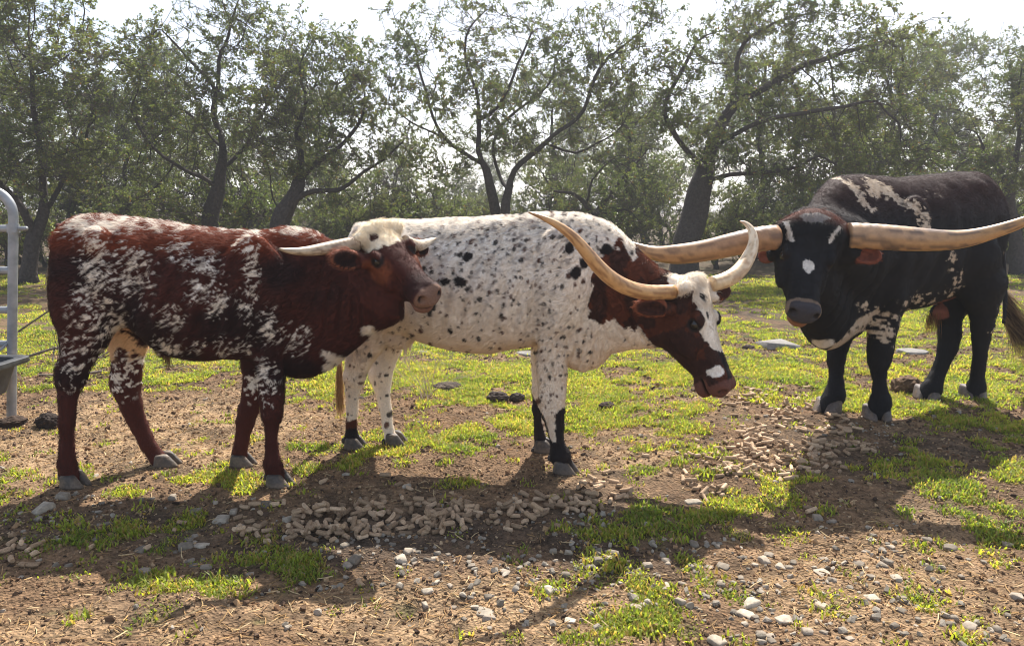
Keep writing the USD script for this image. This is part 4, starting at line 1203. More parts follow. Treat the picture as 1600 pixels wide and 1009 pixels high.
def sprig(seed, n_leaf=34, length=.34, lush=1.0):
    r = np.random.default_rng(seed)
    tw, V, F, C = [], [], [], []
    main = np.array([[0, 0, 0], [.3 * length, .02, .01], [.65 * length, -.015, .03], [length, .01, .05]]) + r.normal(0, .012, (4, 3)) * [[0], [1], [1], [1]]
    tw.append(tube(main, [.0055, .0046, .0034, .0018], 3, cap=False))
    tips = []
    for k in range(7):
        t = .15 + .8 * r.random()
        b = np.array([np.interp(t * length, main[:, 0], main[:, j]) for j in range(3)])
        d = np.array([.6, r.normal(0, .8), r.normal(0, .6)]); d /= np.linalg.norm(d)
        L = length * (.2 + .35 * r.random())
        p = np.array([b, b + d * L * .5 + r.normal(0, .012, 3), b + d * L + r.normal(0, .02, 3)])
        tw.append(tube(p, [.0032, .0025, .0012], 3, cap=False)); tips.append(p)
    for k in range(n_leaf):
        p = tips[r.integers(0, 7)]
        t = r.random() ** .6
        b = p[0] + (p[1] - p[0]) * min(1, 2 * t) + (p[2] - p[1]) * max(0, 2 * t - 1)
        d = r.normal(0, 1, 3) + [.5, 0, .25]; d /= np.linalg.norm(d)
        s = np.cross(d, r.normal(0, 1, 3)); s /= np.linalg.norm(s)
        nn = np.cross(d, s)
        L, w = (.030 + .022 * r.random()) * lush, (.009 + .006 * r.random()) * lush
        i = len(V)
        V += [b, b + d * L * .5 + s * w + nn * .004, b + d * L, b + d * L * .5 - s * w + nn * .004]
        F += [[i, i + 1, i + 2], [i, i + 2, i + 3]]
        q = r.random()
        c = np.array([.122, .134, .054]) * (.55 + .8 * r.random()) if q > .12 else np.array([.12, .105, .035]) if q > .04 else np.array([.16, .085, .035])
        C += [c] * 4
    twig = join(tw)
    leaves = (np.array(V), np.array(F)) if V else None
    return twig, leaves, np.array(C) if V else None


SPRIGS = [sprig(900 + s, (84, 66, 54, 40, 74, 0)[s], (.27, .32, .30, .38, .26, .42)[s]) for s in range(6)]


def sprig_protos():
    out = []
    for s, (tw, lv, lc) in enumerate(SPRIGS):
        pieces = [("twig", tw, bark_look, False, np.tile([.085, .072, .062], (len(tw[0]), 1)))]
        if lv is not None:
            pieces.append(("leaves", lv, foliage_look, False, lc))
        out.append((f"sprig_{s}", pieces))
    return out


def grow(nodes, parent, attr, step, kill, reach, iters, r, wander=.35, up=.06):
    nodes, parent = [np.asarray(n, float) for n in nodes], list(parent)
    attr = np.asarray(attr)
    for it in range(iters):
        if len(attr) < 4:
            break
        arr = np.array(nodes)
        d, idx = cKDTree(arr).query(attr)
        ok = d < reach
        if not ok.any():
            reach *= 1.4
            continue
        vec = (attr[ok] - arr[idx[ok]]) / (d[ok, None] + 1e-9)
        acc = np.zeros((len(arr), 3)); np.add.at(acc, idx[ok], vec)
        act = np.unique(idx[ok])
        dr = acc[act]; dr /= np.linalg.norm(dr, axis=1, keepdims=True) + 1e-9
        dr = dr + r.normal(0, wander, dr.shape) + [0, 0, up]; dr /= np.linalg.norm(dr, axis=1, keepdims=True)
        new = arr[act] + dr * step * (.75 + .5 * r.random((len(act), 1)))
        dn, _ = cKDTree(arr).query(new)
        g = dn > step * .55
        for a, p in zip(act[g], new[g]):
            nodes.append(p); parent.append(a)
        if g.any():
            dk, _ = cKDTree(new[g]).query(attr)
            attr = attr[dk > kill]
        else:
            attr = attr[r.random(len(attr)) > .3]
    return np.array(nodes), np.array(parent)


def build_tree(name, label, base, limbs, clumps, r0, seed, group=None, n_attr=1100, step=.17, leafy=1.0, tone=(.048, .040, .036), kinds=(0, 1, 2, 3, 4, 5, 5), root=None, sprig_scale=1.0, cat="tree", tip=.0065):
    """limbs: polylines of points (from the base up or from a point of an earlier limb); clumps: (centre, radii, weight) of foliage"""
    r = np.random.default_rng(seed)
    base = np.asarray(base, float)
    nodes, parent = [base.copy()], [-1]
    for pl in limbs:
        pl = np.asarray(pl, float)
        k = int(np.argmin(np.linalg.norm(np.array(nodes) - pl[0], axis=1)))
        q = spline(pl, max(3, int(np.linalg.norm(np.diff(pl, axis=0), axis=1).sum() / step)))
        for p in q[1:] if np.linalg.norm(nodes[k] - q[0]) < .3 else q:
            nodes.append(p + r.normal(0, .018, 3)); parent.append(k); k = len(nodes) - 1
    w = np.array([c[2] * np.prod(c[1]) ** .75 for c in clumps]); w /= w.sum()
    att = []
    for (c, R, _), k in zip(clumps, r.multinomial(int(n_attr * 1.3), w)):
        p = r.normal(0, 1, (k, 3)); p /= np.linalg.norm(p, axis=1, keepdims=True)
        p *= (r.random((k, 1)) ** .42)
        att.append(np.asarray(c) + p * R)
    N, P = grow(nodes, parent, np.vstack(att), step, step * 1.35, 1.3, 110, r)
    n = len(N)
    kids = [[] for _ in range(n)]
    for i in range(1, n):
        kids[P[i]].append(i)
    cnt = np.ones(n)
    for i in range(n - 1, 0, -1):
        cnt[P[i]] += cnt[i] * (1 if True else 0)
    leafn = np.array([1.0 if not k else 0 for k in kids])
    for i in range(n - 1, 0, -1):
        leafn[P[i]] += leafn[i]
    path = np.zeros(n)
    for i in range(1, n):
        path[i] = path[P[i]] + np.linalg.norm(N[i] - N[P[i]])
    wob = np.stack([meshkit.fbm(N * 2.6 + 40, 2, seed + j) for j in range(3)], 1) - .5
    N = N + wob * .22 * np.minimum(path, 1.0)[:, None]
    e = math.log(r0 / tip) / math.log(max(leafn[0], 3))
    rad = tip * np.maximum(leafn, 1) ** e
    rad = np.maximum(rad * (1 - .38 * sstep(path, 1.0, 2.6)), tip * .8)
    big, small = [], []
    todo = [(0, -1)]
    while todo:
        s, par = todo.pop()
        ch = [s] if par < 0 else [par, s]
        cur = s
        while kids[cur]:
            ks = sorted(kids[cur], key=lambda k: -leafn[k])
            for o in ks[1:]:
                todo.append((o, cur))
            cur = ks[0]; ch.append(cur)
        if len(ch) < 2:
            continue
        pts, rr = N[ch].copy(), rad[ch].copy()
        if par >= 0:
            rr[0] = min(rr[0], rr[1] * 1.25)
        if len(ch) > 3:
            pts[1:-1] = .25 * pts[:-2] + .5 * pts[1:-1] + .25 * pts[2:]
        if par < 0:
            rr[:4] = np.maximum(rr[:4], r0 * np.array([1.55, 1.18, 1.05, 1.0])[:len(rr[:4])])
        cut = int((rr > .075).sum())
        if cut >= 2:
            big.append(tube(pts[:cut + 1], rr[:cut + 1], 10))
            if cut + 1 < len(pts):
                small.append(tube(pts[cut:], rr[cut:], 5))
        else:
            small.append(tube(pts, rr, 5 if rr[0] > .025 else 3, cap=False))
    t = root or thing(name, label, cat, base, 0, group)
    for nm, pieces in (("trunk", big), ("branches", small)):
        if pieces:
            v, fc = join(pieces)
            v = v - base
            sh = .75 + .5 * meshkit.fbm((v + 50) * 2.2, 3, seed)
            part(t, nm, (v, fc), bark_look, smooth=True, color=np.asarray(tone) * sh[:, None])
    cand = np.where((rad < .022))[0]
    clump = sstep(meshkit.fbm(N[cand] * 1.25 + 30, 2, seed + 9), .36, .58)
    thin = r.random(len(cand)) < leafy * 1.25 * (.12 + .88 * clump) * np.where(leafn[cand] <= 2, 1.0, .6)
    cand = cand[thin]
    rep = np.repeat(cand, 2)
    pos = N[rep] - base + r.normal(0, .05, (len(rep), 3))
    yaw, pit = r.random(len(rep)) * 6.28, r.normal(-.15, .55, len(rep))
    pr = instancer(f"{t.GetPath()}/crown", sprig_protos(), pos, euler_quat(r.normal(0, .8, len(rep)), pit, yaw), (.75 + .55 * r.random(len(rep))) * sprig_scale, r.choice(kinds, len(rep)))
    tag(pr, kind="stuff")
    return t, len(rep)


def px_tree(name, label, Y, base_uv, limbs, clumps, r0, seed, **k):
    """limbs and clumps as seen from the gate; every limb point may carry its own distance offset"""
    b = ground_at(*base_uv) if Y is None else np.array([at(base_uv[0], base_uv[1], Y)[0], Y, -.03])
    Lm = [[b if j == 0 and i == 0 else at(p[0], p[1], Y + (p[2] if len(p) > 2 else 0)) for j, p in enumerate(pl)] for i, pl in enumerate(limbs)]
    r = np.random.default_rng(seed + 1)
    Cl = []
    for row in clumps:
        u, v, ru, rv = row[:4]
        w, dy = (row[4] if len(row) > 4 else 1.0), (row[5] if len(row) > 5 else r.uniform(-.7, .7))
        Cl.append((at(u, v, Y + dy), np.array([ru * Y / FPX, max(.55, min(ru, rv) * Y / FPX * 1.0), rv * Y / FPX]), w))
    return build_tree(name, label, b, Lm, Cl, r0, seed, **k)


total = 0
G1 = "live oaks along the edge of the pasture"
# far left, dark and close
t, n = px_tree("oak_tree", "dense dark oak with a thin leaning trunk at the far left behind the pipe panel", 12.6, (45, 440),
    [[(45, 440), (50, 380), (62, 330), (70, 270), (60, 200), (50, 120)], [(62, 330), (100, 280, .3), (130, 230, .5), (150, 170, .6)], [(55, 360), (10, 300, -.3), (-50, 240, -.4), (-90, 150, -.3)]],
    [(60, 110, 95, 100, 1.4), (-60, 130, 100, 120, 1.0), (20, 20, 110, 70, 1.2), (110, 230, 70, 70, 1.2), (40, 240, 80, 60, 1.1), (140, 130, 50, 70, .8), (-80, 260, 90, 70, .8), (90, 320, 60, 30, .6), (20, -60, 120, 70, .8)], .12, 301, group=G1, n_attr=1700, leafy=1.0); total += n
# second, two dark stems rising to a spreading crown
t, n = px_tree("oak_tree", "spreading oak with two close upright stems and a bare branching top above the red steer", 13.6, (330, 440),
    [[(330, 440), (328, 370), (335, 320), (346, 270), (352, 240), (340, 190, .2), (335, 130, .3), (350, 70, .3), (370, 10, .4)], [(346, 300), (300, 270, -.3), (262, 250, -.5), (225, 215, -.6), (200, 170, -.6)], [(348, 270), (385, 230, .3), (415, 170, .4), (430, 110, .4)], [(338, 140), (300, 100, -.2), (270, 60, -.3)], [(352, 240), (310, 190, .5), (250, 150, .6)]],
    [(340, 150, 60, 60, .7), (300, 60, 70, 55, .55), (400, 60, 70, 60, .6), (250, 150, 60, 55, .9), (220, 240, 60, 50, .9), (420, 160, 60, 60, 1.1), (360, 215, 60, 40, 1.1), (450, 100, 50, 40, .8), (290, 220, 60, 50, .9), (350, 0, 70, 40, .4), (200, 90, 40, 50, .5), (260, 310, 60, 30, .45)], .15, 302, group=G1, n_attr=1700, leafy=.80); total += n
# third, leaning to the right with a long low limb
t, n = px_tree("oak_tree", "oak leaning right with one long low limb, between the red steer's back and head", 12.9, (425, 442),
    [[(425, 442), (436, 380), (446, 335), (462, 300), (470, 270), (468, 220, .2), (480, 160, .3)], [(450, 325), (490, 303, -.2), (530, 298, -.3), (570, 270, -.4), (610, 240, -.5), (640, 215, -.6)], [(466, 290), (500, 250, .3), (540, 220, .4), (570, 180, .4)], [(432, 400), (430, 330, .5), (425, 280, .6), (405, 230, .6)]],
    [(470, 190, 70, 50, 1.4), (530, 170, 60, 55, 1.2), (430, 225, 60, 45, 1.2), (500, 240, 60, 40, 1.2), (560, 230, 45, 45, .8), (500, 90, 70, 50, .8), (560, 110, 45, 40, .7), (600, 210, 35, 35, .45), (550, 320, 50, 22, .5), (440, 130, 50, 40, .7)], .17, 303, group=G1, n_attr=1600, leafy=.95); total += n
# fourth, the open-crowned oak in the middle
t, n = px_tree("oak_tree", "tall open-crowned oak with twisting twin stems behind the speckled cow", 13.8, (782, 440),
    [[(782, 440), (778, 360), (770, 310), (760, 270), (748, 230), (752, 190, .1), (742, 140, .2), (730, 90, .2), (735, 30, .2)], [(786, 420), (792, 340, -.2), (794, 290, -.2), (815, 255, -.3), (850, 225, -.4), (890, 200, -.5), (920, 150, -.5), (945, 90, -.5)], [(760, 260), (725, 240, .3), (690, 205, .4), (670, 165, .4), (655, 110, .4), (640, 60, .4)], [(752, 190), (790, 150, -.3), (810, 100, -.3), (830, 50, -.3)], [(794, 290), (770, 240, .4), (780, 200, .5), (840, 150, .6), (870, 90, .6)], [(690, 205), (640, 190, .3), (610, 170, .3)], [(850, 225), (900, 235, -.2), (950, 215, -.2), (985, 180, -.2)]],
    [(640, 60, 50, 60, 1.0), (720, 40, 60, 60, 1.0), (800, 60, 70, 60, 1.2), (900, 60, 80, 60, 1.2), (980, 90, 60, 60, 1.0), (850, 140, 80, 50, 1.2), (760, 130, 60, 50, 1.0), (940, 170, 70, 45, 1.0), (690, 150, 55, 40, .9), (650, 200, 50, 40, .7), (730, 205, 60, 35, .8), (800, 215, 60, 30, .8), (900, 235, 60, 35, .7), (1000, 30, 50, 50, .6), (620, 130, 35, 40, .4), (690, 250, 50, 30, .45)], .145, 304, group=G1, n_attr=2300, leafy=.85); total += n
# fifth, the thick leaning trunk
t, n = px_tree("oak_tree", "large dense oak with the thickest trunk, left of the black bull", 13.2, (1066, 445),
    [[(1066, 445), (1072, 390), (1084, 330), (1098, 275), (1108, 235), (1130, 190, .2), (1150, 130, .3), (1165, 60, .3), (1180, 0, .3)], [(1100, 265), (1065, 225, -.3), (1040, 180, -.4), (1060, 120, -.4), (1090, 60, -.4)], [(1112, 230), (1170, 200, -.4), (1230, 180, -.6), (1300, 170, -.7), (1360, 150, -.8)], [(1140, 170), (1220, 120, .4), (1290, 90, .5), (1360, 70, .6), (1430, 50, .6)], [(1095, 290), (1150, 275, -.5), (1210, 265, -.8), (1270, 250, -1.0)], [(1165, 60), (1230, 30, .4), (1300, 15, .5)]],
    [(1080, 110, 70, 55, 1.1), (1140, 50, 70, 55, 1.0), (1110, 180, 90, 45, 1.4), (1200, 120, 80, 50, 1.0), (1200, 190, 90, 50, 1.5), (1300, 190, 90, 50, 1.5), (1380, 210, 80, 45, 1.4), (1260, 250, 90, 45, 1.3), (1150, 240, 70, 40, 1.2), (1300, 60, 90, 45, .8), (1400, 50, 60, 35, .55), (1380, 120, 70, 40, .5), (1240, 20, 80, 40, .7), (1060, 180, 50, 40, 1.0), (1350, 270, 70, 30, .9), (1440, 240, 50, 40, .9)], .235, 305, group=G1, n_attr=2600, leafy=.95); total += n
# sixth, at the right edge
t, n = px_tree("oak_tree", "thin yellowish oak at the right edge above the bull's rump", 14.2, (1590, 440),
    [[(1590, 440), (1585, 360), (1578, 290), (1590, 230), (1585, 170, .2), (1600, 110, .2)], [(1578, 290), (1545, 240, -.2), (1520, 190, -.3)], [(1588, 230), (1630, 180, .2), (1660, 120, .3)]],
    [(1570, 180, 55, 45, .7), (1510, 220, 55, 45, .9), (1600, 110, 40, 40, .7), (1500, 160, 30, 30, .4), (1640, 200, 60, 70, 1.0), (1540, 280, 60, 40, 1.0), (1480, 280, 50, 35, .9), (1620, 300, 70, 50, 1.0)], .12, 306, group=G1, n_attr=1200, leafy=.85); total += n
# twisted low oak behind the cow's shoulder
t, n = px_tree("oak_tree", "low twisted oak with bare curling branches above the cow's shoulder", 15.5, (905, 425),
    [[(905, 425), (915, 380), (925, 340), (905, 310), (870, 300), (845, 315), (830, 330)], [(925, 340), (955, 300, .3), (985, 265, .5), (1010, 240, .5)], [(915, 320), (930, 270, -.3), (960, 240, -.4)], [(870, 300), (850, 270, .3), (820, 250, .3)]],
    [(960, 290, 60, 40, .7), (1000, 250, 50, 40, .8), (880, 280, 60, 30, .5), (940, 330, 60, 30, .5), (840, 290, 40, 30, .5), (1000, 330, 40, 40, .5)], .13, 307, group=G1, n_attr=1100, leafy=.45, tone=(.055, .047, .042)); total += n

# oaks and thickets farther back, copied from four grown ones
G2 = "oaks standing behind the front row"
protos = []
for s in range(3):
    rs = np.random.default_rng(50 + s)
    h = 5.2 + .5 * s
    lm = [[(0, 0, -.03), (.1, 0, 1.0), (-.1 + .2 * s, .1, 1.9), (.2, 0, 3.0), (.1, .1, h - .8)], [(.0, 0, 1.5), (.7, .3, 2.2), (1.3, .2, 3.1)], [(.0, 0, 1.7), (-.8, -.2, 2.3), (-1.5, .1, 3.0)], [(0, .1, 2.0), (.2, -.8, 2.7), (.3, -1.3, 3.4)]]
    cl = [((rs.uniform(-1.8, 1.8), rs.uniform(-1.3, 1.3), rs.uniform(2.0, h)), np.array([1.0, 1.0, .7]) * rs.uniform(.7, 1.15), 1.0) for _ in range(13)]
    t, n = build_tree("oak_tree", "", (0, 0, 0), lm, cl, .15, 320 + s, n_attr=1300, step=.2, leafy=.8, sprig_scale=1.25)
    protos.append(t); total += n
G3 = "thickets under the oaks"
for s in range(2):
    rs = np.random.default_rng(70 + s)
    lm = [[(0, 0, -.03), (.1 * (-1) ** j, .05 * j, .3), (.55 * math.cos(j * 2.1), .5 * math.sin(j * 2.1), .9)] for j in range(4)]
    cl = [((rs.uniform(-1.1, 1.1), rs.uniform(-.7, .7), rs.uniform(.5, 1.6)), np.array([.6, .6, .45]), 1.0) for _ in range(7)]
    t, n = build_tree("thicket", "", (0, 0, 0), lm, cl, .045, 340 + s, n_attr=700, step=.15, leafy=.9, cat="shrub")
    protos.append(t); total += n
place = [(120, 20, 0, .85), (200, 17.5, 1, .7), (270, 23, 2, .85), (395, 19, 0, .7), (500, 21, 1, .75), (860, 22, 2, .72), (980, 19, 1, .75), (1010, 27, 0, .85), (1180, 18.5, 2, .8), (1250, 24, 0, .95), (1370, 19, 1, .9), (1440, 25, 2, .95), (1500, 18, 0, .65), (1590, 22, 2, .8), (20, 17, 2, .85), (-60, 24, 0, 1.0), (1700, 19, 1, .9),
         (330, 36, 0, .9), (440, 34, 2, .85), (760, 38, 0, .8), (900, 36, 1, .85), (1100, 35, 2, 1.0), (1330, 36, 1, 1.0), (170, 37, 1, 1.0), (1530, 37, 0, 1.0), (620, 42, 2, .75)]
shrubs = [(150, 15.0), (230, 16.5), (300, 19), (380, 16), (480, 17.5), (560, 15.8), (600, 18), (670, 16.8), (720, 20), (835, 18), (950, 17), (1040, 20), (1120, 15.6), (1160, 18), (1240, 16.5), (1330, 16), (1430, 17), (1510, 15.5), (1580, 17), (70, 16), (10, 14.5), (540, 24), (640, 23), (700, 28), (820, 26), (440, 25)]
rows = [(u, Y, k, sc, False) for u, Y, k, sc in place] + [(u, Y, 3 + i % 2, .9 + .12 * (i % 4), True) for i, (u, Y) in enumerate(shrubs)]
ORD = "first second third fourth fifth sixth seventh eighth ninth tenth eleventh twelfth thirteenth fourteenth fifteenth sixteenth seventeenth eighteenth nineteenth twentieth twenty-first twenty-second twenty-third twenty-fourth twenty-fifth twenty-sixth twenty-seventh twenty-eighth".split()
seen = set()
for i, (u, Y, k, sc, bush) in enumerate(rows):
    src = protos[k]
    p = np.array([at(u, 400, Y)[0], Y, 0.0])
    order = sorted(q[0] for q in rows if q[4] == bush and (bush or (q[1] < 30) == (Y < 30)))
    nth = ORD[order.index(u)]
    lab = f"grey green thicket low under the oaks, {nth} thicket from the left" if bush else f"smaller oak {'just' if Y < 30 else 'far'} behind the front row of oaks, {nth} from the left there"
    grp = G3 if bush else G2
    if k not in seen:
        seen.add(k)
        x = UsdGeom.Xform(src)
        x.GetOrderedXformOps()[0].Set(Gf.Vec3d(*p))
        o = src
    else:
        x = UsdGeom.Xform.Define(stage, numbered("/World/" + ("thicket" if bush else "oak_tree")))
        o = x.GetPrim()
        o.GetReferences().AddInternalReference(src.GetPath())
        o.SetInstanceable(True)
        x.ClearXformOpOrder()
        x.AddTranslateOp().Set(Gf.Vec3d(*p))
    if i not in (0,):
        pass
    x.AddRotateZOp().Set(float((i * 77) % 360))
    x.AddScaleOp().Set(Gf.Vec3f(sc, sc, sc * (1 + .08 * ((i % 3) - 1))))
    tag(o, lab, "shrub" if bush else "tree", grp)
print("sprigs", total)
# ------------------------------------------------------------------ feed pellets
def in_poly_points(poly, n, r):
    poly = np.asarray(poly, float)
    lo, hi = poly.min(0), poly.max(0)
    out = np.zeros((0, 2))
    while len(out) < n:
        p = lo + r.random((4 * n, 2)) * (hi - lo)
        out = np.vstack([out, p[inside(poly, p[:, 0], p[:, 1])]])
    return out[:n]


def pellet_mesh(length, rad, seed):
    r = np.random.default_rng(seed)
    h = length / 2
    e = r.uniform(-.15, .15, 2) * rad
    P = [[-h, 0, 0], [-h + .0005, 0, 0], [-h + .0025, 0, 0], [0, r.normal(0, .0012), r.normal(0, .0012)], [h - .0025, 0, 0], [h - .0005, 0, 0], [h, 0, 0]]
    v, fc = tube(P, [rad * .80, rad * .88, rad, rad * 1.02, rad, rad * .88, rad * .80], 10)
    v[:, 0] += np.where(v[:, 0] < -h * .7, e[0] * v[:, 2] / rad * 3, np.where(v[:, 0] > h * .7, e[1] * v[:, 1] / rad * 3, 0))
    v += r.normal(0, .0005, v.shape)
    return v, fc


pellet_look = toned("feed", rough=.85, noise=240, spec=.2, amount=.30, bump=(.5, .002))
rp = np.random.default_rng(77)
A_ = in_poly_points([(455, 800), (520, 788), (560, 778), (640, 782), (720, 786), (742, 802), (730, 822), (650, 834), (560, 836), (480, 834), (440, 826)], 165, rp)
B_ = in_poly_points([(765, 798), (800, 782), (860, 776), (930, 778), (950, 790), (900, 804), (850, 812), (800, 828), (770, 822)], 62, rp)
C_ = in_poly_points([(885, 770), (930, 748), (1000, 740), (1060, 745), (1120, 752), (1150, 768), (1100, 785), (1050, 795), (960, 797), (900, 790)], 100, rp)
D_ = in_poly_points([(1150, 625), (1190, 612), (1260, 628), (1280, 650), (1330, 655), (1370, 690), (1380, 730), (1300, 742), (1200, 748), (1130, 742), (1110, 728), (1170, 700), (1150, 680), (1160, 660)], 360, rp)
E_ = np.vstack([in_poly_points([(345, 790), (450, 780), (460, 830), (380, 835)], 20, rp), in_poly_points([(690, 780), (770, 790), (770, 830), (700, 830)], 12, rp), in_poly_points([(1080, 690), (1200, 690), (1180, 760), (1060, 740)], 40, rp), in_poly_points([(1130, 610), (1270, 600), (1290, 650), (1140, 650)], 50, rp), in_poly_points([(10, 840), (70, 840), (70, 890), (10, 890)], 10, rp),
                np.array([(505, 755), (622, 760), (640, 762), (600, 742), (270, 826), (285, 816), (232, 856), (140, 860), (60, 860), (30, 860), (1052, 702), (1012, 716), (945, 740), (1140, 700), (1262, 795), (820, 775), (870, 830), (560, 905), (1268, 796), (1240, 745)])])
pts = []
for tagname, arr in (("A", A_), ("B", B_), ("C", C_), ("D", D_), ("E", E_)):
    for u, v in arr:
        g = ground_at(u + rp.normal(0, 2), v + rp.normal(0, 1))
        if tagname in 'CD' and meshkit.noise(np.array([g[0] * 5 + 60, g[1] * 5 + 60, 1.0]), 5) < .36:
            continue
        pts.append((g[1], g[0], tagname))
pts.sort(key=lambda q: q[0])
UsdGeom.Scope.Define(stage, "/World/Looks")
placed, near_n, stuff_rows = [], 0, []
variants = [(pellet_mesh(.024 + .006 * k, .0088 + .0007 * (k % 3), 500 + k)) for k in range(7)]
tones = [np.array([.37, .255, .16]), np.array([.30, .205, .125]), np.array([.43, .305, .195]), np.array([.23, .155, .095])]
words = {"A": "brown feed pellet in the heap in front of the red steer", "B": "brown feed pellet in the small heap just before the cow's front hoof", "C": "brown feed pellet in the strip below the speckled cow's muzzle", "D": "brown feed pellet in the wide pile at the bull's front hooves", "E": "brown feed pellet lying apart from the piles"}
groups = {"A": "pellets in the heap before the red steer", "B": "pellets in the heap at the cow's hoof", "C": "pellets in the strip below the cow", "D": "pellets in the pile before the bull", "E": "stray pellets"}
for y, x, tg in pts:
    if np.hypot(HOOVES[:, 0] - x, HOOVES[:, 1] - y).min() < .09:
        continue
    P = np.array([[a, b] for a, b, *_ in placed]) if placed else np.zeros((0, 2))
    lvl = min(2, int((np.hypot(P[:, 0] - x, P[:, 1] - y) < .024).sum())) if len(P) else 0
    z = float(gh(np.array([x]), np.array([y]))[0]) + .0095 + lvl * .016
    k, yaw, tilt = rp.integers(0, 7), rp.random() * 6.28, rp.normal(0, .09 + .16 * lvl)
    placed.append((x, y))
    if near_n < 300:
        near_n += 1
        v, fc = variants[k]
        ct, st_, cy_, sy_ = math.cos(tilt), math.sin(tilt), math.cos(yaw), math.sin(yaw)
        R = np.array([[cy_, -sy_, 0], [sy_, cy_, 0], [0, 0, 1]]) @ np.array([[ct, 0, st_], [0, 1, 0], [-st_, 0, ct]])
        m = part(None, "feed_pellet", (v @ R.T, fc), pellet_look, smooth=35, color=None)
        UsdGeom.PrimvarsAPI(m).CreatePrimvar("tone", Sdf.ValueTypeNames.Color3fArray, "constant").Set(Vt.Vec3fArray([Gf.Vec3f(*map(float, tones[(k + near_n) % 4] * (.8 + .4 * rp.random())))]))
        UsdGeom.Xformable(m).AddTranslateOp().Set(Gf.Vec3d(x, y, z))
        tag(m, words[tg], "feed pellet", groups[tg])
    else:
        stuff_rows.append((x, y, z, yaw, tilt, k))
S = np.array(stuff_rows)
pp = instancer("/World/feed_pellets", [(f"pellet_{k}", [("piece", variants[k], pellet_look, 35, None)]) for k in range(7)], S[:, :3], euler_quat(S[:, 4] * .3, S[:, 4], S[:, 3]), np.ones(len(S)), S[:, 5].astype(int))
for k in range(7):
    UsdGeom.PrimvarsAPI(stage.GetPrimAtPath(f"/World/feed_pellets/pellet_{k}/piece")).CreatePrimvar("tone", Sdf.ValueTypeNames.Color3fArray, "constant").Set(Vt.Vec3fArray([Gf.Vec3f(*map(float, tones[k % 4] * (.85 + .05 * k)))]))
tag(pp, "rest of the brown feed pellets in the pile before the bull", "feed pellets", kind="stuff")

# ------------------------------------------------------------------ stones
rs = np.random.default_rng(91)


def rock(size, seed, flat=.65, tone=(.42, .37, .30), sharp=28):
    r = np.random.default_rng(seed)
    p = r.normal(0, 1, (24, 3)); p /= np.linalg.norm(p, axis=1, keepdims=True)
    p = np.sign(p) * np.abs(p) ** .52 * [1, .62 + .3 * r.random(), flat * (.75 + .4 * r.random())]
    h = trimesh.Trimesh(p).convex_hull.subdivide()
    v = np.array(h.vertices)
    v = v * (1 + .10 * (meshkit.fbm(v * 2.6 + 9, 3, seed) - .5))[:, None] * size
    c = np.asarray(tone) * (.70 + .6 * meshkit.fbm(v / size * 2.2 + 20, 3, seed + 1))[:, None]
    low = sstep(v[:, 2] / size, .0, -.45)[:, None] * .5
    c = c * (1 - low) + np.array([.12, .075, .045]) * low
    return (v, np.array(h.faces)), c


def lay_stone(u, v, size, label, name="stone", cat="stone", group=None, flat=.65, tone=(.42, .37, .30), seed=0, sink=.3, yaw=None):
    g = ground_at(u, v)
    msh, c = rock(size, seed, flat, tone)
    a = rs.random() * 6.28 if yaw is None else yaw
    q = msh[0] @ np.array([[math.cos(a), math.sin(a), 0], [-math.sin(a), math.cos(a), 0], [0, 0, 1]])
    m = part(None, name, (q, msh[1]), stone_look, smooth=True, color=c)
    UsdGeom.Xformable(m).AddTranslateOp().Set(Gf.Vec3d(g[0], g[1], float(gh(g[:1], g[1:2])[0]) + size * flat * (.5 - sink - .22)))
    tag(m, label, cat, group)


for u, v, px, fl, lab in ((757, 956, 17, .55, "pale blocky stone with a flat top, alone in the front dirt"), (627, 874, 14, .85, "round white stone in the shade below the steer's feed heap"), (855, 923, 13, .7, "pale tan stone lying alone right of the blocky one"), (1042, 909, 12, .75, "white round stone at the middle front, left of the stony patch"), (668, 924, 11, .6, "grey stone left of the pale blocky stone, largest of two"),
                         (664, 940, 9, .7, "small grey stone just below a larger grey stone"), (313, 846, 14, .5, "flat pale stone in the shade below the steer's front hoof"), (66, 803, 20, .5, "flat grey stone at the far left in front of the steer's hind hoof"), (1172, 938, 20, .55, "broad pale stone at the top left of the stony patch"), (1165, 955, 17, .55, "pale stone directly below the broad pale one in the stony patch"),
                         (1363, 936, 15, .7, "upright tan stone right of the stony patch"), (1225, 965, 17, .6, "tan stone at the middle of the stony patch"), (1120, 1000, 18, .6, "pale stone at the very bottom edge of the picture, under the stony patch"), (450, 803, 14, .7, "pale cracked stone at the left end of the steer's feed heap"), (376, 815, 9, .6, "white chip of stone left of the steer's feed heap"),
                         (1084, 780, 16, .4, "flat tan stone just right of the pellet strip"), (1210, 750, 10, .6, "round pale stone below the bull's feed pile"), (1220, 874, 12, .6, "pale stone above the stony patch"), (1285, 885, 14, .5, "flat stone right of the stony patch, below the grass"), (636, 762, 9, .7, "white pebble beside two stray pellets near the cow's hind hooves"),
                         (541, 746, 7, .8, "small white pebble on the grass between the steer and the cow"), (345, 805, 16, .5, "tan flat stone beneath the steer's shoulder"), (890, 965, 12, .5, "brown lumpy stone left of the stony patch"), (1010, 945, 12, .5, "flat pale stone right of the blocky stone"), (1400, 905, 12, .5, "pale stone at the right front, above an upright tan one")):
    d = ground_at(u, v)[1]
    lay_stone(u, v, px * d / FPX * .95, lab, flat=fl, seed=int(u + v), tone=np.array([.32, .275, .215]) * rs.uniform(.8, 1.15))
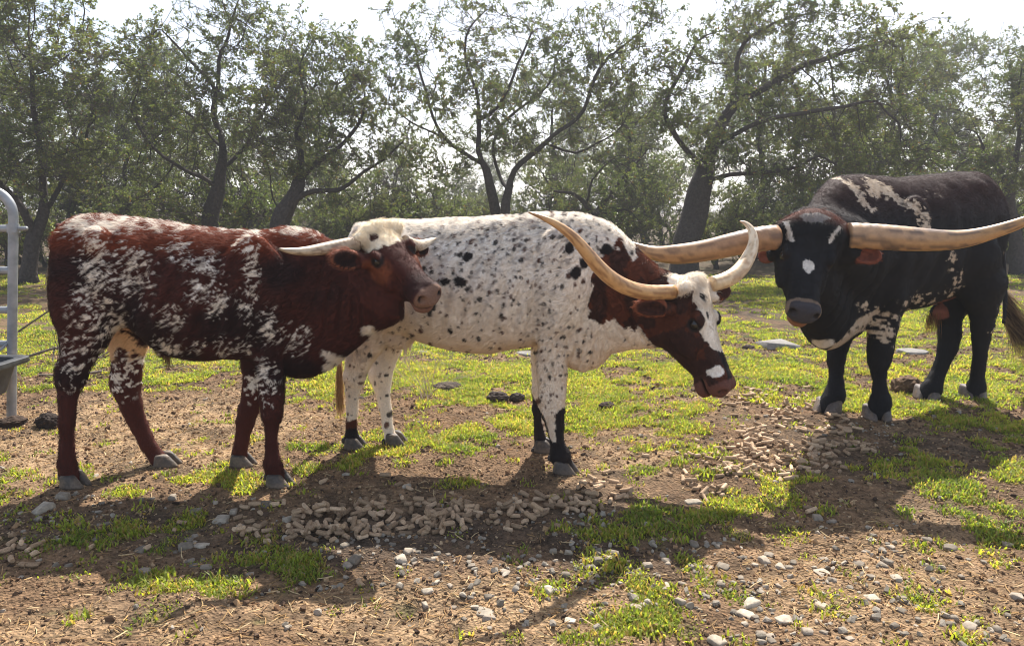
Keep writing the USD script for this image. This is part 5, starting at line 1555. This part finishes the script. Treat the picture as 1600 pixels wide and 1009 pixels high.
zones = [([(480, 800), (760, 835), (1120, 840), (1100, 900), (760, 900), (480, 870)], 60, "small pale stone in the shaded dirt before the feed heaps", "small stones in the shaded dirt"),
         ([(1020, 880), (1250, 850), (1420, 880), (1440, 1000), (1080, 1008)], 66, "pale stone in the stony patch at the right front", "stones of the stony patch"),
         ([(20, 780), (420, 780), (470, 840), (380, 900), (30, 890)], 38, "small stone in the dark dirt at the left front", "small stones at the left front"),
         ([(1270, 800), (1590, 820), (1590, 1000), (1440, 1000)], 32, "small tan stone in the dry litter at the right front", "small stones at the right front"),
         ([(550, 910), (1000, 910), (1020, 1000), (550, 1000)], 18, "small pale stone in the sunlit front dirt", "small stones in the front dirt")]
for poly, n, lab, grp in zones:
    for u, v in in_poly_points(poly, n, rs):
        d = ground_at(u, v)[1]
        px = 4.5 + 8.5 * rs.random() ** 2.4
        lay_stone(u, v, px * d / FPX, lab, group=grp, flat=rs.uniform(.5, .8), seed=int(u * 7 + v), tone=np.array([.24, .20, .155]) * rs.uniform(.55, 1.25))
for u, v, ru, lab in ((1214, 541, 34, "broad flat pale rock slab in the grass left of the bull"), (822, 553, 17, "grey rock showing through the grass under the cow's belly"), (1425, 553, 22, "flat grey rock in the grass between the bull's legs"), (1110, 548, 12, "grey flat rock in the grass right of the cow's jaw"), (660, 553, 9, "small grey rock in the grass below the cow's udder")):
    d = ground_at(u, v)[1]
    lay_stone(u, v, ru * d / FPX, lab, name="rock_slab", cat="rock", flat=.40, seed=int(u), tone=(.19, .178, .165), sink=.36, yaw=.2)

# ------------------------------------------------------------------ dung
dung_look = toned("dung", rough=.9, noise=60, spec=.15, amount=.45, bump=(.9, .01))
for u, v, px, hgt, lab, tone in ((76, 664, 19, .75, "dark lump of dried dung behind the steer's hind leg", (.030, .022, .018)), (777, 626, 19, .6, "dark crusted dung pat in the grass under the cow, left of two", (.050, .038, .032)), (808, 624, 12, .7, "small dark dung lump just right of a larger one under the cow", (.050, .040, .034)), (948, 636, 13, .5, "dark dung pat in the grass between the cow's front legs and muzzle", (.040, .028, .022)),
                                 (700, 608, 24, .35, "low spread of dark dung beside the dry weed", (.045, .034, .028)), (1417, 612, 24, .8, "brown crumbly mound between the bull's front and hind hooves", (.12, .075, .045)), (915, 700, 6, .7, "small brown clod right of the cow's front hoof", (.13, .08, .05)), (1170, 545, 10, .5, "small dark dung pat in the grass beyond the cow's nose", (.05, .035, .03)), (560, 625, 9, .6, "small dark dung lump behind the cow's hind legs", (.05, .035, .03)), (20, 662, 22, .4, "low dark heap of dung at the foot of the pipe panel", (.045, .030, .022))):
    g = ground_at(u, v); R = px * g[1] / FPX
    s = trimesh.creation.icosphere(4, 1.0)
    q = np.array(s.vertices)
    rad = 1 + .55 * (meshkit.fbm(q * 2.2 + u, 4, int(u)) - .5) + .18 * (meshkit.noise(q * 7 + v, int(v)) - .5)
    q = q * rad[:, None] * [R, R * .85, R * hgt]
    m = part(None, "dung_pat", (q, np.array(s.faces)), dung_look, smooth=True, color=np.asarray(tone) * (.6 + .8 * meshkit.fbm(q / R * 3 + 5, 3, 4))[:, None])
    UsdGeom.Xformable(m).AddTranslateOp().Set(Gf.Vec3d(g[0], g[1], R * hgt * .35))
    tag(m, lab, "dung")

# ------------------------------------------------------------------ pipe panel and feed tub at the left
steel_look = look("galvanised_pipe", {"co": ("texture_coordinate", {}), "n": ("noise_texture", {"scale": 14.0, "detail": 5.0}), "r": ("rgb_ramp", {"ramp": [(.3, (.17, .18, .19)), (.7, (.30, .31, .32))]}), "p": ("principled_bsdf", {"metallic": .35, "roughness": .5})},
                  [("co.object", "n.vector"), ("n.fac", "r.fac"), ("r.color", "p.base_color")], "p.BSDF")
gp0 = ground_at(18, 652)
Yp, Xp = gp0[1], gp0[0]
panel = thing("pipe_panel", "galvanised steel pipe livestock panel with a rounded top corner at the left edge", "panel", (Xp, Yp, 0))
zt = at(20, 289, Yp)[2]
pr_ = 7.4 * Yp / FPX * .95
rc = .16
arc = [[-rc + rc * math.cos(a), 0, zt - rc - pr_ + rc * math.sin(a)] for a in np.linspace(0, math.pi / 2, 12)]
FR_ = (tube([[0, 0, -.02], [0, 0, .5], [0, 0, zt - rc - pr_ - .02]] + arc + [[-1.2, 0, zt - pr_], [-2.4, 0, zt - pr_]], np.full(17, pr_), 16))
lean = (at(21, 320, Yp)[0] - Xp) / at(21, 320, Yp)[2]


def leant(m):
    v = np.array(m[0]); v[:, 0] += v[:, 2] * lean
    return v, m[1]


part(panel, "frame", leant(FR_), steel_look, smooth=True)
for v in (422, 484, 537, 600):
    z = at(10, v, Yp)[2]
    part(panel, "rail", leant(tube([[-2.4, 0, z], [-1, 0, z], [-pr_ * .6, 0, z]], np.full(3, pr_ * .80), 14)), steel_look, smooth=True)
z = at(10, 357, Yp)[2]
part(panel, "rail", leant(tube([[-2.4, .0, z], [-1, 0, z], [-pr_ * .6, 0, z]], np.full(3, pr_ * .80), 14)), steel_look, smooth=True)
lx = at(42, 357, Yp)[0] - Xp - z * lean
part(panel, "latch_pin", leant(tube([[pr_ * .7, 0, z], [lx * .5, 0, z], [lx, 0, z]], np.full(3, .013), 12)), steel_look, smooth=True)
b_ = trimesh.creation.annulus(r_min=pr_ * 1.0, r_max=pr_ * 1.25, height=.05, sections=20); b_.apply_translation((z * lean, 0, z))
part(panel, "collar", b_, steel_look)

tub_look = look("black_plastic", {"co": ("texture_coordinate", {}), "n": ("noise_texture", {"scale": 22.0, "detail": 4.0}), "r": ("rgb_ramp", {"ramp": [(.3, (.016, .017, .019)), (.75, (.055, .056, .058))]}), "p": ("principled_bsdf", {"roughness": .5, "specular_ior_level": .4})},
                [("co.object", "n.vector"), ("n.fac", "r.fac"), ("r.color", "p.base_color")], "p.BSDF")
Yt = Yp - .36
xr_, zr_ = at(50, 570, Yt + .2)[0], at(50, 566, Yt)[2]
zb_ = at(30, 622, Yt)[2]
tub = thing("feed_tub", "black plastic feed trough with a broad rim hung on the pipe panel", "trough", (xr_ - .45, Yt, 0))


def rrect(hx, hy, z, r=.07, n=6):
    out = []
    for cx_, cy_, a0 in ((hx - r, hy - r, 0), (-hx + r, hy - r, math.pi / 2), (-hx + r, -hy + r, math.pi), (hx - r, -hy + r, 1.5 * math.pi)):
        out += [[cx_ + r * math.cos(a), cy_ + r * math.sin(a), z] for a in a0 + np.linspace(0, math.pi / 2, n)]
    return np.array(out)


def loft(rings, close_end=True):
    n = len(rings[0]); V = np.vstack(rings); F = []
    k = np.arange(n)
    for i in range(len(rings) - 1):
        a, b = i * n + k, i * n + (k + 1) % n
        F += [np.stack([a, b, b + n], 1), np.stack([a, b + n, a + n], 1)]
    if close_end:
        for i, fl in ((0, True), (len(rings) - 1, False)):
            V = np.vstack([V, rings[i].mean(0)])
            c = np.full(n, len(V) - 1)
            F.append(np.stack([c, i * n + (k + 1) % n, i * n + k] if fl else [c, i * n + k, i * n + (k + 1) % n], 1))
    return V, np.vstack(F)


part(tub, "basin", loft([rrect(.34, .13, zb_), rrect(.355, .145, zb_ + .01), rrect(.40, .185, zr_ - .035), rrect(.39, .178, zr_ - .036), rrect(.345, .135, zb_ + .02), rrect(.33, .125, zb_ + .018)]), tub_look, smooth=40)
part(tub, "rim", loft([rrect(.395, .18, zr_ - .036), rrect(.45, .225, zr_ - .034), rrect(.455, .23, zr_ - .026), rrect(.452, .228, zr_ - .004), rrect(.44, .22, zr_), rrect(.405, .19, zr_), rrect(.395, .18, zr_ - .006), rrect(.395, .18, zr_ - .036)], close_end=False), tub_look, smooth=40)
for s in (-.25, .22):
    part(tub, "hook", tube([[s, .21, zr_ - .004], [s, .26, zr_ + .012], [s, Yp - Yt + .01, zr_ + .05], [s, Yp - Yt + pr_ + .012, zr_ + .01], [s, Yp - Yt + pr_ + .012, zr_ - .05]], np.full(5, .008), 8), steel_look, smooth=True)


# ------------------------------------------------------------------ dead branches and the dry weed
def twiggy(seed, start, direction, length, rad, depth, r=None, out=None):
    r = r or np.random.default_rng(seed)
    out = [] if out is None else out
    d = np.asarray(direction, float); d /= np.linalg.norm(d)
    p = [np.asarray(start, float)]
    for k in range(6):
        d = d + r.normal(0, .16, 3); d /= np.linalg.norm(d)
        p.append(p[-1] + d * length / 6)
    p = np.array(p); p[:, 2] = np.maximum(p[:, 2], .012)
    out.append(tube(p, np.linspace(rad, rad * .45, 7), 5))
    if depth:
        for k in range(3 + depth):
            i = r.integers(1, 6)
            nd = d + r.normal(0, .65, 3)
            twiggy(0, p[i], nd, length * r.uniform(.35, .65), rad * .55, depth - 1, r, out)
    return out


dead_look = toned("dead_wood", rough=.9, noise=40, spec=.1, amount=.4)
for u, v, dr, L, rd, sd, lab in ((45, 560, (1, -.1, .35), 1.1, .013, 3, "fallen dead branch with many twigs lying right of the pipe panel"), (60, 590, (.9, .2, .12), .9, .009, 9, "thin grey dead branch on the grass below a larger one, by the panel"), (30, 520, (.8, .3, .5), 1.2, .012, 13, "arching dead branch behind the pipe panel")):
    g = ground_at(u, v)
    b = thing("dead_branch", lab, "branch", (g[0], g[1], 0))
    for i, piece in enumerate(twiggy(sd, (0, 0, .02), dr, L, rd, 2)):
        if i == 0:
            part(b, "limb", piece, dead_look, smooth=True, color=np.tile([.16, .13, .105], (len(piece[0]), 1)))
    rest = join(twiggy(sd, (0, 0, .02), dr, L, rd, 2)[1:])
    tag(part(b, "twigs", rest, dead_look, smooth=True, color=np.tile([.15, .12, .095], (len(rest[0]), 1))), kind="stuff")
g = ground_at(668, 622)
wd = thing("dry_weed", "bare dry weed with fine pale stems standing in the grass behind the cow's hind legs", "weed", (g[0], g[1], 0))
st = []
for k in range(9):
    st += twiggy(40 + k, (rng.normal(0, .03), rng.normal(0, .03), 0), (rng.normal(0, .55) - .15, rng.normal(0, .4), 1), .34, .0022, 2)
st = join(st)
tag(part(wd, "stems", st, dead_look, smooth=True, color=np.tile([.30, .24, .19], (len(st[0]), 1))), kind="stuff")
